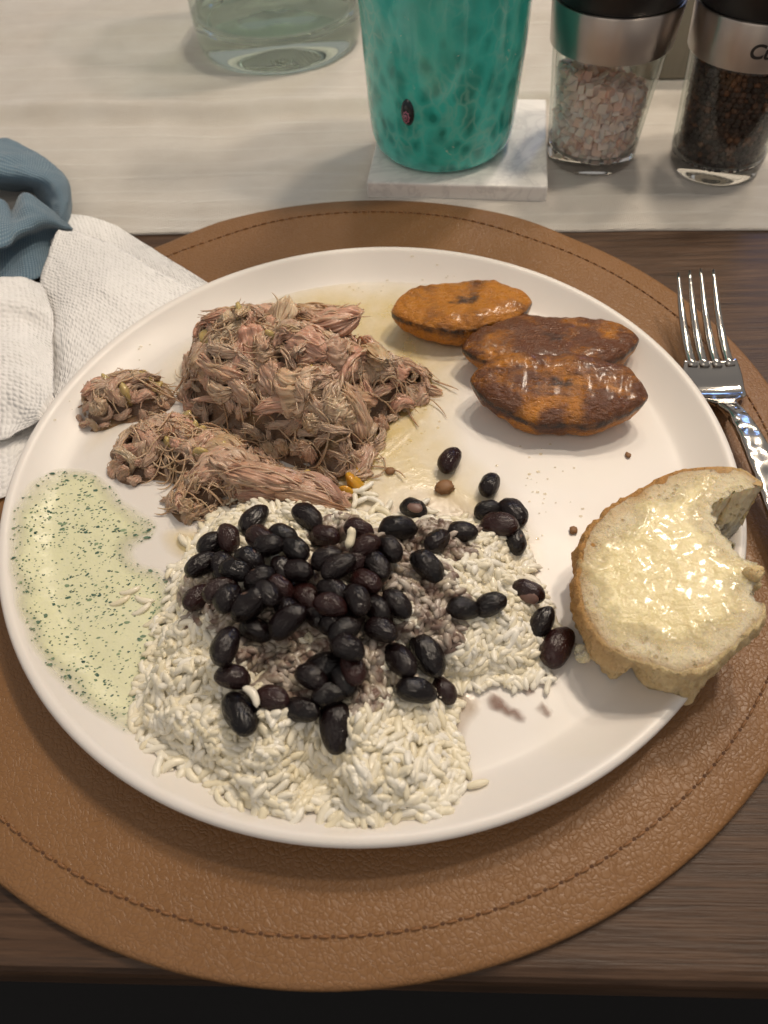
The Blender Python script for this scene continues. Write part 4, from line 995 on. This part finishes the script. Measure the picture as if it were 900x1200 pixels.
# ------------------------------------------------------------------ fork
fk = empty('dinner_fork', px(860, 470, .004), 'steel dinner fork with hammered handle beside the plate, tines up', 'fork')
tips = [px(795, 320, .0235), px(808, 317, .0240), px(821, 315, .0240), px(836, 316, .0235)]
roots = [px(812, 430, .0105), px(826, 430, .0105), px(841, 430, .0105), px(856, 429, .0105)]
axis = ((sum(tips, Vector())/4)-(sum(roots, Vector())/4)); axis.z = 0; axis.normalize(); sidev = Vector((axis.y, -axis.x, 0))
for a, b in zip(tips, roots):
    P = []; Rr = []
    for i in range(15):
        t = i/14; p = b.lerp(a, t); p.z = b.z+(a.z-b.z)*(t**1.5)-.0012*math.sin(math.pi*t); P.append(p-fk.location); Rr.append(.00200*(1-.32*t-.42*t**5))
    V, F = tube(P, Rr, 10, .8); obj('tine', mesh('tine', V, F), MT['fork'], fk)
# head, neck and handle as one lofted strip
mid = sum(roots, Vector())/4
st = [(mid+axis*.003, .0108, .0116, .0009), (mid-axis*.003, .0122, .0088, .0011), (mid-axis*.008, .0128, .0062, .0012), (mid-axis*.013, .0122, .0064, .0014), (mid-axis*.018, .0072, .0092, .0018), (mid-axis*.023, .0042, .0118, .0022), (mid-axis*.032, .0036, .0150, .0026), (mid-axis*.044, .0042, .0165, .0026), (mid-axis*.060, .0050, .0160, .0024), (mid-axis*.085, .0062, .0135, .0022), (mid-axis*.115, .0078, .0085, .0022), (mid-axis*.135, .0082, .0058, .0020), (mid-axis*.143, .0060, .0050, .0016)]
def strip(st, nm, mat):
    cs = []
    for i in range(len(st)-1):
        for k in range(6):
            t = k/6; a, b, c, d = [st[max(0, min(len(st)-1, i+o))] for o in (-1, 0, 1, 2)]
            f = lambda q: .5*((2*q[1])+(q[2]-q[0])*t+(2*q[0]-5*q[1]+4*q[2]-q[3])*t*t+(3*q[1]-q[0]-3*q[2]+q[3])*t**3)
            cs.append((f([s[0] for s in (a, b, c, d)]), *[f([s[m_] for s in (a, b, c, d)]) for m_ in (1, 2, 3)]))
    cs.append(st[-1]); n = 18; V = []; F = []
    for c, w, z, th_ in cs:
        for k in range(n):
            a = 2*math.pi*k/n; V.append(Vector((c.x, c.y, z))+sidev*w*math.copysign(abs(math.cos(a))**.7, math.cos(a))+Vector((0, 0, th_*math.copysign(abs(math.sin(a))**.7, math.sin(a))-.0016*(1-math.cos(a)**2)*min(1, w/.012)))-fk.location)
    m_ = len(cs)
    for j in range(m_-1):
        for k in range(n): F.append((j*n+k, j*n+(k+1) % n, (j+1)*n+(k+1) % n, (j+1)*n+k))
    F += [tuple(reversed(range(n))), tuple((m_-1)*n+k for k in range(n))]
    obj(nm, mesh(nm, V, F), mat, fk)
axis_h = (px(905, 560, .016)-px(858, 482, .012)); axis_h.z = 0; axis_h.normalize()
st = [(s[0], *s[1:]) for s in st]
st2 = []
for i, s in enumerate(st):
    if i <= 5: st2.append(s)
    else: st2.append((st[5][0]+axis_h*((s[0]-st[5][0]).length), *s[1:]))
strip(st2[:6], 'head', MT['fork']); strip(st2[5:], 'handle', MT['hammer'])

# ------------------------------------------------------------------ glassware and mills on the runner
def top_runner(x, y):
    p = Vector((x, y, 0))-R0; return runner_z(p.dot(rx_), p.dot(ry_))[0]
# clear glass vessel
tc = Vector((-.050, .589, .0030)); tum = empty('glass_vessel', tc, 'large clear glass vessel with thick greenish base standing on the runner', 'glass')
V, F = lathe([tuple(p) for p in smooth_prof([(.004, .0045), (.030, .0015), (.050, .0), (.0555, .0025), (.0577, .009), (.0582, .024)], 6)+smooth_prof([(.0535, .024), (.0495, .0185), (.035, .0165), (.012, .0205), (.0004, .0225)], 6)], 120, True, True)
obj('glass_base', mesh('glass_base', V, F), MT['green'], tum)
V, F = lathe([tuple(p) for p in smooth_prof([(.0582, .0242), (.0584, .06), (.0587, .16)], 6)+smooth_prof([(.0555, .1610), (.0545, .06), (.0535, .0242)], 6)], 120, False, False)
obj('glass_wall', mesh('glass_wall', V, F), MT['thing'], tum)
# marble coaster
cm = mesh('marble_coaster', *box(-.048, .048, -.048, .048, 0, .0095), smooth=False); bevel(cm, .0012, 3)
co_ = obj('marble_coaster', cm, MT['marble'], None, 'square white marble coaster under the teal bottle', 'coaster'); co_.location = (.0585, .4175, .0036); co_.rotation_euler.z = math.radians(-10)
# teal bottle
bt = empty('glass_bottle', Vector((.0472, .4145, .0131)), 'teal mottled art glass bottle standing on the white marble coaster', 'bottle')
op = smooth_prof([(.001, .0030), (.022, .0022), (.030, .0003), (.0345, .0016), (.0380, .0065), (.0398, .018), (.0410, .040), (.0422, .065), (.0432, .095), (.0425, .130), (.0370, .160), (.0240, .190), (.0155, .215), (.0140, .250), (.0165, .262)], 6)
V, F = lathe([tuple(p) for p in op], 110, True, True)
V = [Vector(v)*1. for v in V]; V = [Vector((v.x*(1+.012*noise.noise(v*28)), v.y*(1+.012*noise.noise(v*28)), v.z)) for v in V]
obj('bottle_body', mesh('bottle_body', V, F), MT['teal'], bt)
# murrine medallion fused to its side
def on_bottle(u, v):
    d = ((u-450)/FPX*CX-(v-600)/FPX*CY+FW).normalized(); o = CAM-bt.location; lo_, hi_ = .2, .6
    for i in range(4000):
        t = .3+i*.0001; p = o+d*t; r = math.hypot(p.x, p.y)
        if r < .0416+(p.z-.040)*.05: return p
    return p
c = on_bottle(477, 132); nrm = Vector((c.x, c.y, 0)).normalized(); tx = Vector((-nrm.y, nrm.x, 0)); up = Vector((0, 0, 1))
def disc(rx1, ry1, h, off, nm, mat, lobes=0, amp=0., par=None, zo=0.):
    V = []; F = []; n = 48; R_ = 4
    for j in range(R_+1):
        s = 1-j/R_*.98
        for i in range(n):
            a = 2*math.pi*i/n; k = 1+amp*math.cos(lobes*a); x, z = rx1*s*k*math.cos(a), ry1*s*k*math.sin(a)+zo
            V.append(c+tx*x+up*z+nrm*(off+h*(1-s*s)-x*x/.085-(.0 if j else h+.001)))
    F = [(j*n+i, j*n+(i+1) % n, (j+1)*n+(i+1) % n, (j+1)*n+i) for j in range(R_) for i in range(n)]+[tuple(R_*n+i for i in range(n))]
    return obj(nm, mesh(nm, V, F), mat, par or bt)
md = disc(.0040, .0072, .0009, .0004, 'medallion', MT['murr'])
disc(.0023, .0036, .0002, .0013, 'rosette', MT['pink'], 8, .10, md, -.0018); disc(.0017, .0028, .0002, .0015, 'rosette_ring', MT['murr'], 8, .12, md, -.0018); disc(.0011, .0018, .0002, .0017, 'rosette_ring', MT['pink'], 6, .15, md, -.0018); disc(.0005, .0008, .0002, .0019, 'rosette_centre', MT['murr'], 0, 0, md, -.0018)
# mills
def mill(loc, label, seed):
    root = empty('spice_mill', loc, label, 'mill', 'glass spice mills on the runner')
    V, F = lathe([tuple(p) for p in smooth_prof([(.0247, .0105), (.0265, .034), (.0288, .0600)], 8)+smooth_prof([(.0270, .0600), (.0247, .034), (.0229, .0105)], 8)], 96, False, False)
    obj('glass_jar', mesh('glass_jar', V, F), MT['thin'], root)
    V, F = lathe([tuple(p) for p in smooth_prof([(.004, .0016), (.018, .0008), (.0222, .0004), (.0240, .0030), (.0247, .0103)], 5)+smooth_prof([(.0229, .0103), (.0195, .0075), (.010, .0066), (.0004, .0064)], 5)], 96, True, True)
    obj('glass_base', mesh('glass_base', V, F), MT['clear'], root)
    V, F = lathe([(.0285, .0602), (.0302, .0600), (.0305, .0606), (.0320, .0798), (.0316, .0806), (.0295, .0806)], 128, True, True)
    obj('steel_collar', mesh('steel_collar', V, F, smooth=True), MT['steel'], root)
    V, F = lathe([(.0300, .0807), (.0308, .0815), (.0312, .100), (.0300, .118), (.0250, .124), (.010, .126)], 96, True, True)
    obj('black_cap', mesh('black_cap', V, F), MT['black'], root)
    for o in root.children:
        if o.name.startswith('steel'): o.modifiers.new('edges', 'EDGE_SPLIT').split_angle = math.radians(35)
    return root
SL, PL = Vector((.1310, .4075, .0030)), Vector((.1960, .3895, .0030))
m1 = mill(SL, 'glass spice mill holding pink rock salt, steel collar and black cap', 1); m2 = mill(PL, 'glass spice mill holding dark peppercorns, steel collar and black cap', 2)
def rin(z): return .0222+(z-.0115)*(.0265-.0226)/.048
def fill(loc, nm, label, cat, rsz, ztop, mat, kindf, layers):
    bag = Bag(); z = .0085
    def top(x, y): return ztop(x, y)
    g = rsz*1.62; z = .0078+rsz*.8; lay = 0
    while z < .060:
        R = rin(max(z, .0115))-rsz*1.06; n = int(R/g)+2
        for i in range(-n, n+1):
            for j in range(-n, n+1):
                x = (i+.5*(j % 2)+.33*(lay % 3))*g+rnd(-.25, .25)*g; y = (j*.87+.3*(lay % 2))*g+rnd(-.25, .25)*g; r = math.hypot(x, y)
                if r > R:
                    if r > R+g*.6: continue
                    x *= R/r; y *= R/r
                if math.hypot(x, y) < R-2.6*g and z < top(x, y)-3*g: continue     # hidden inside
                if z > top(x, y): continue
                V, F = kindf(rsz); Rm = Matrix.Rotation(rnd(0, 6), 3, 'Z')@Matrix.Rotation(rnd(0, 6), 3, 'X')
                bag.add([Rm@Vector(v)+Vector((x, y, z+rnd(-.15, .15)*g)) for v in V], F, random.random())
        z += g*.82; lay += 1
    o = obj(nm, mesh(nm, bag.V, bag.F, {'tint': bag.A}, smooth=(cat == 'peppercorns')), mat, None, label, cat, None, 'stuff'); o.location = loc
def crystal(r):
    s = rnd(.7, 1.15); V, F = box(-r*s, r*s*rnd(.7, 1), -r*rnd(.7, 1), r*rnd(.6, 1), -r*rnd(.7, 1), r*rnd(.7, 1)); return [Vector(v)*rnd(.78, 1.12) for v in V], F
fill(SL, 'salt_crystals', 'coarse pink salt crystals heaped inside the glass mill', 'salt', .0026, lambda x, y: .046-.25*x-.10*y-8*(x*x+y*y), MT['salt'], crystal, 20)
fill(PL, 'peppercorns', 'dark peppercorns filling the glass mill', 'peppercorns', .0019, lambda x, y: .066, MT['pepper'], lambda r: ellipsoid(r*rnd(.85, 1.05), r*rnd(.85, 1.05), r, 9, 6), 20)
# brand lettering on the pepper mill collar
fc = bpy.data.curves.new('lettering', 'FONT'); fc.body = 'Cuisinart'; fc.size = .0092; fc.offset = .00022; fc.shear = .12; fc.space_character = .96; fc.extrude = .0001
fo = bpy.data.objects.new('lettering_source', fc); COL.objects.link(fo); dg = bpy.context.evaluated_depsgraph_get()
me = bpy.data.meshes.new_from_object(fo.evaluated_get(dg)); bpy.data.objects.remove(fo)
bm = bmesh.new(); bm.from_mesh(me)
bmesh.ops.subdivide_edges(bm, edges=[e for e in bm.edges if e.calc_length() > .0012], cuts=3); bm.to_mesh(me); bm.free()
ang0 = math.atan2(-PL.y+.03, -PL.x+.075)-.15       # where the first letter sits on the collar
for v in me.vertices:
    z = .0668+v.co.y*.96; r = .0305+(z-.0606)*(.0320-.0305)/.0192+.00012+v.co.z; a = ang0+v.co.x/.0313
    v.co = (r*math.cos(a), r*math.sin(a), z)
me.name = 'lettering'; me.materials.clear(); obj('lettering', me, MT['ink'], m2, label='dark printed maker lettering on the steel collar')
# taupe block behind the mills
gb = mesh('wooden_block', *box(-.035, .05, -.022, .022, 0, .12), smooth=False); bevel(gb, .002, 2)
o = obj('wooden_block', gb, MT['greywood'], None, 'grey brown block standing on the runner behind the two mills', 'block'); o.location = (.215, .512, .0030); o.rotation_euler.z = math.radians(-6)

# ------------------------------------------------------------------ napkins
bn = empty('cloth_napkin', px(20, 260, .003), 'crumpled blue woven cloth napkin lying by the runner edge', 'napkin')
sheet_obj('upper_fold', [
 [(-70, 190, .004), (-10, 178, .004), (40, 190, .004), (72, 212, .004), (84, 240, .004), (82, 268, .004)],
 [(-70, 160, .020), (-10, 162, .020), (40, 178, .018), (75, 205, .016), (83, 235, .013), (76, 268, .008)],
 [(-70, 176, .030), (-10, 182, .030), (35, 195, .027), (63, 212, .022), (73, 240, .016), (69, 268, .009)],
 [(-70, 202, .027), (-10, 208, .026), (30, 212, .022), (53, 222, .017), (63, 243, .012), (63, 265, .008)],
 [(-70, 222, .006), (-10, 222, .006), (20, 222, .006), (40, 228, .005), (50, 243, .004), (56, 258, .004)]], MT['blue'], bn, .0022, 58, .0007, 14, 14)
sheet_obj('lower_fold', [
 [(-70, 255, .006), (0, 245, .006), (14, 248, .006), (26, 240, .008), (50, 245, .008), (78, 266, .006)],
 [(-70, 236, .022), (0, 236, .018), (13, 246, .012), (28, 226, .022), (52, 240, .019), (80, 264, .010)],
 [(-70, 265, .026), (0, 262, .024), (18, 260, .022), (35, 250, .024), (56, 252, .020), (84, 268, .009)],
 [(-70, 300, .024), (0, 292, .022), (20, 278, .021), (38, 268, .020), (58, 262, .017), (86, 270, .008)],
 [(-70, 300, .012), (0, 294, .012), (20, 285, .012), (38, 276, .012), (58, 268, .010), (84, 272, .005)],
 [(-70, 335, .008), (0, 330, .008), (20, 328, .007), (45, 322, .006), (60, 290, .005), (80, 278, .004)]], MT['blue'], bn, .0022, 58, .0007, 14, 14)
pn = empty('paper_napkin', px(60, 400, .003), 'crumpled embossed white paper napkin tucked under the plate rim', 'napkin')
sheet_obj('back_ply', [
 [(55, 262, .0050), (85, 251, .0060), (130, 262, .0060), (165, 283, .0060), (248, 334, .0060)],
 [(58, 275, .0060), (92, 268, .0085), (135, 280, .0080), (180, 305, .0075), (258, 352, .0050)],
 [(60, 290, .0060), (95, 290, .0080), (140, 310, .0080), (190, 330, .0070), (262, 370, .0048)]], MT['paper'], pn, .0004, 120, .0004)
sheet_obj('main_ply', [
 [(68, 268, .0150), (105, 278, .0140), (150, 297, .0120), (200, 326, .0095), (260, 352, .0052)],
 [(56, 300, .0140), (100, 315, .0150), (150, 335, .0130), (205, 362, .0090), (270, 390, .0046)],
 [(48, 335, .0100), (95, 350, .0140), (145, 380, .0120), (190, 410, .0080), (260, 430, .0044)],
 [(58, 375, .0070), (85, 395, .0125), (125, 425, .0110), (165, 445, .0070), (240, 470, .0044)],
 [(58, 440, .0060), (72, 450, .0095), (102, 465, .0090), (145, 490, .0060), (220, 510, .0044)],
 [(54, 478, .0080), (62, 484, .0085), (85, 500, .0070), (130, 525, .0050), (200, 545, .0044)]], MT['paper'], pn, .0016, 48, .0004)
sheet_obj('left_ply', [
 [(-70, 318, .0120), (0, 325, .0120), (30, 326, .0110), (50, 334, .0100)],
 [(-70, 350, .0165), (0, 350, .0165), (35, 352, .0150), (60, 364, .0125)],
 [(-70, 385, .0130), (0, 382, .0120), (30, 380, .0115), (62, 398, .0105)],
 [(-70, 420, .0180), (0, 415, .0175), (35, 425, .0160), (63, 438, .0120)],
 [(-70, 470, .0150), (0, 465, .0150), (35, 474, .0150), (62, 478, .0180)],
 [(-70, 520, .0085), (0, 520, .0085), (22, 508, .0105), (45, 494, .0140)]], MT['paper'], pn, .0022, 50, .0003, 14, 14)
sheet_obj('low_ply', [
 [(-70, 490, .0060), (0, 495, .0060), (40, 488, .0065), (75, 478, .0055)],
 [(-70, 545, .0055), (0, 548, .0065), (30, 530, .0060), (64, 510, .0050)],
 [(-70, 595, .0040), (0, 584, .0045), (28, 565, .0045), (58, 540, .0045)]], MT['paper'], pn, .0006, 90, .0004)
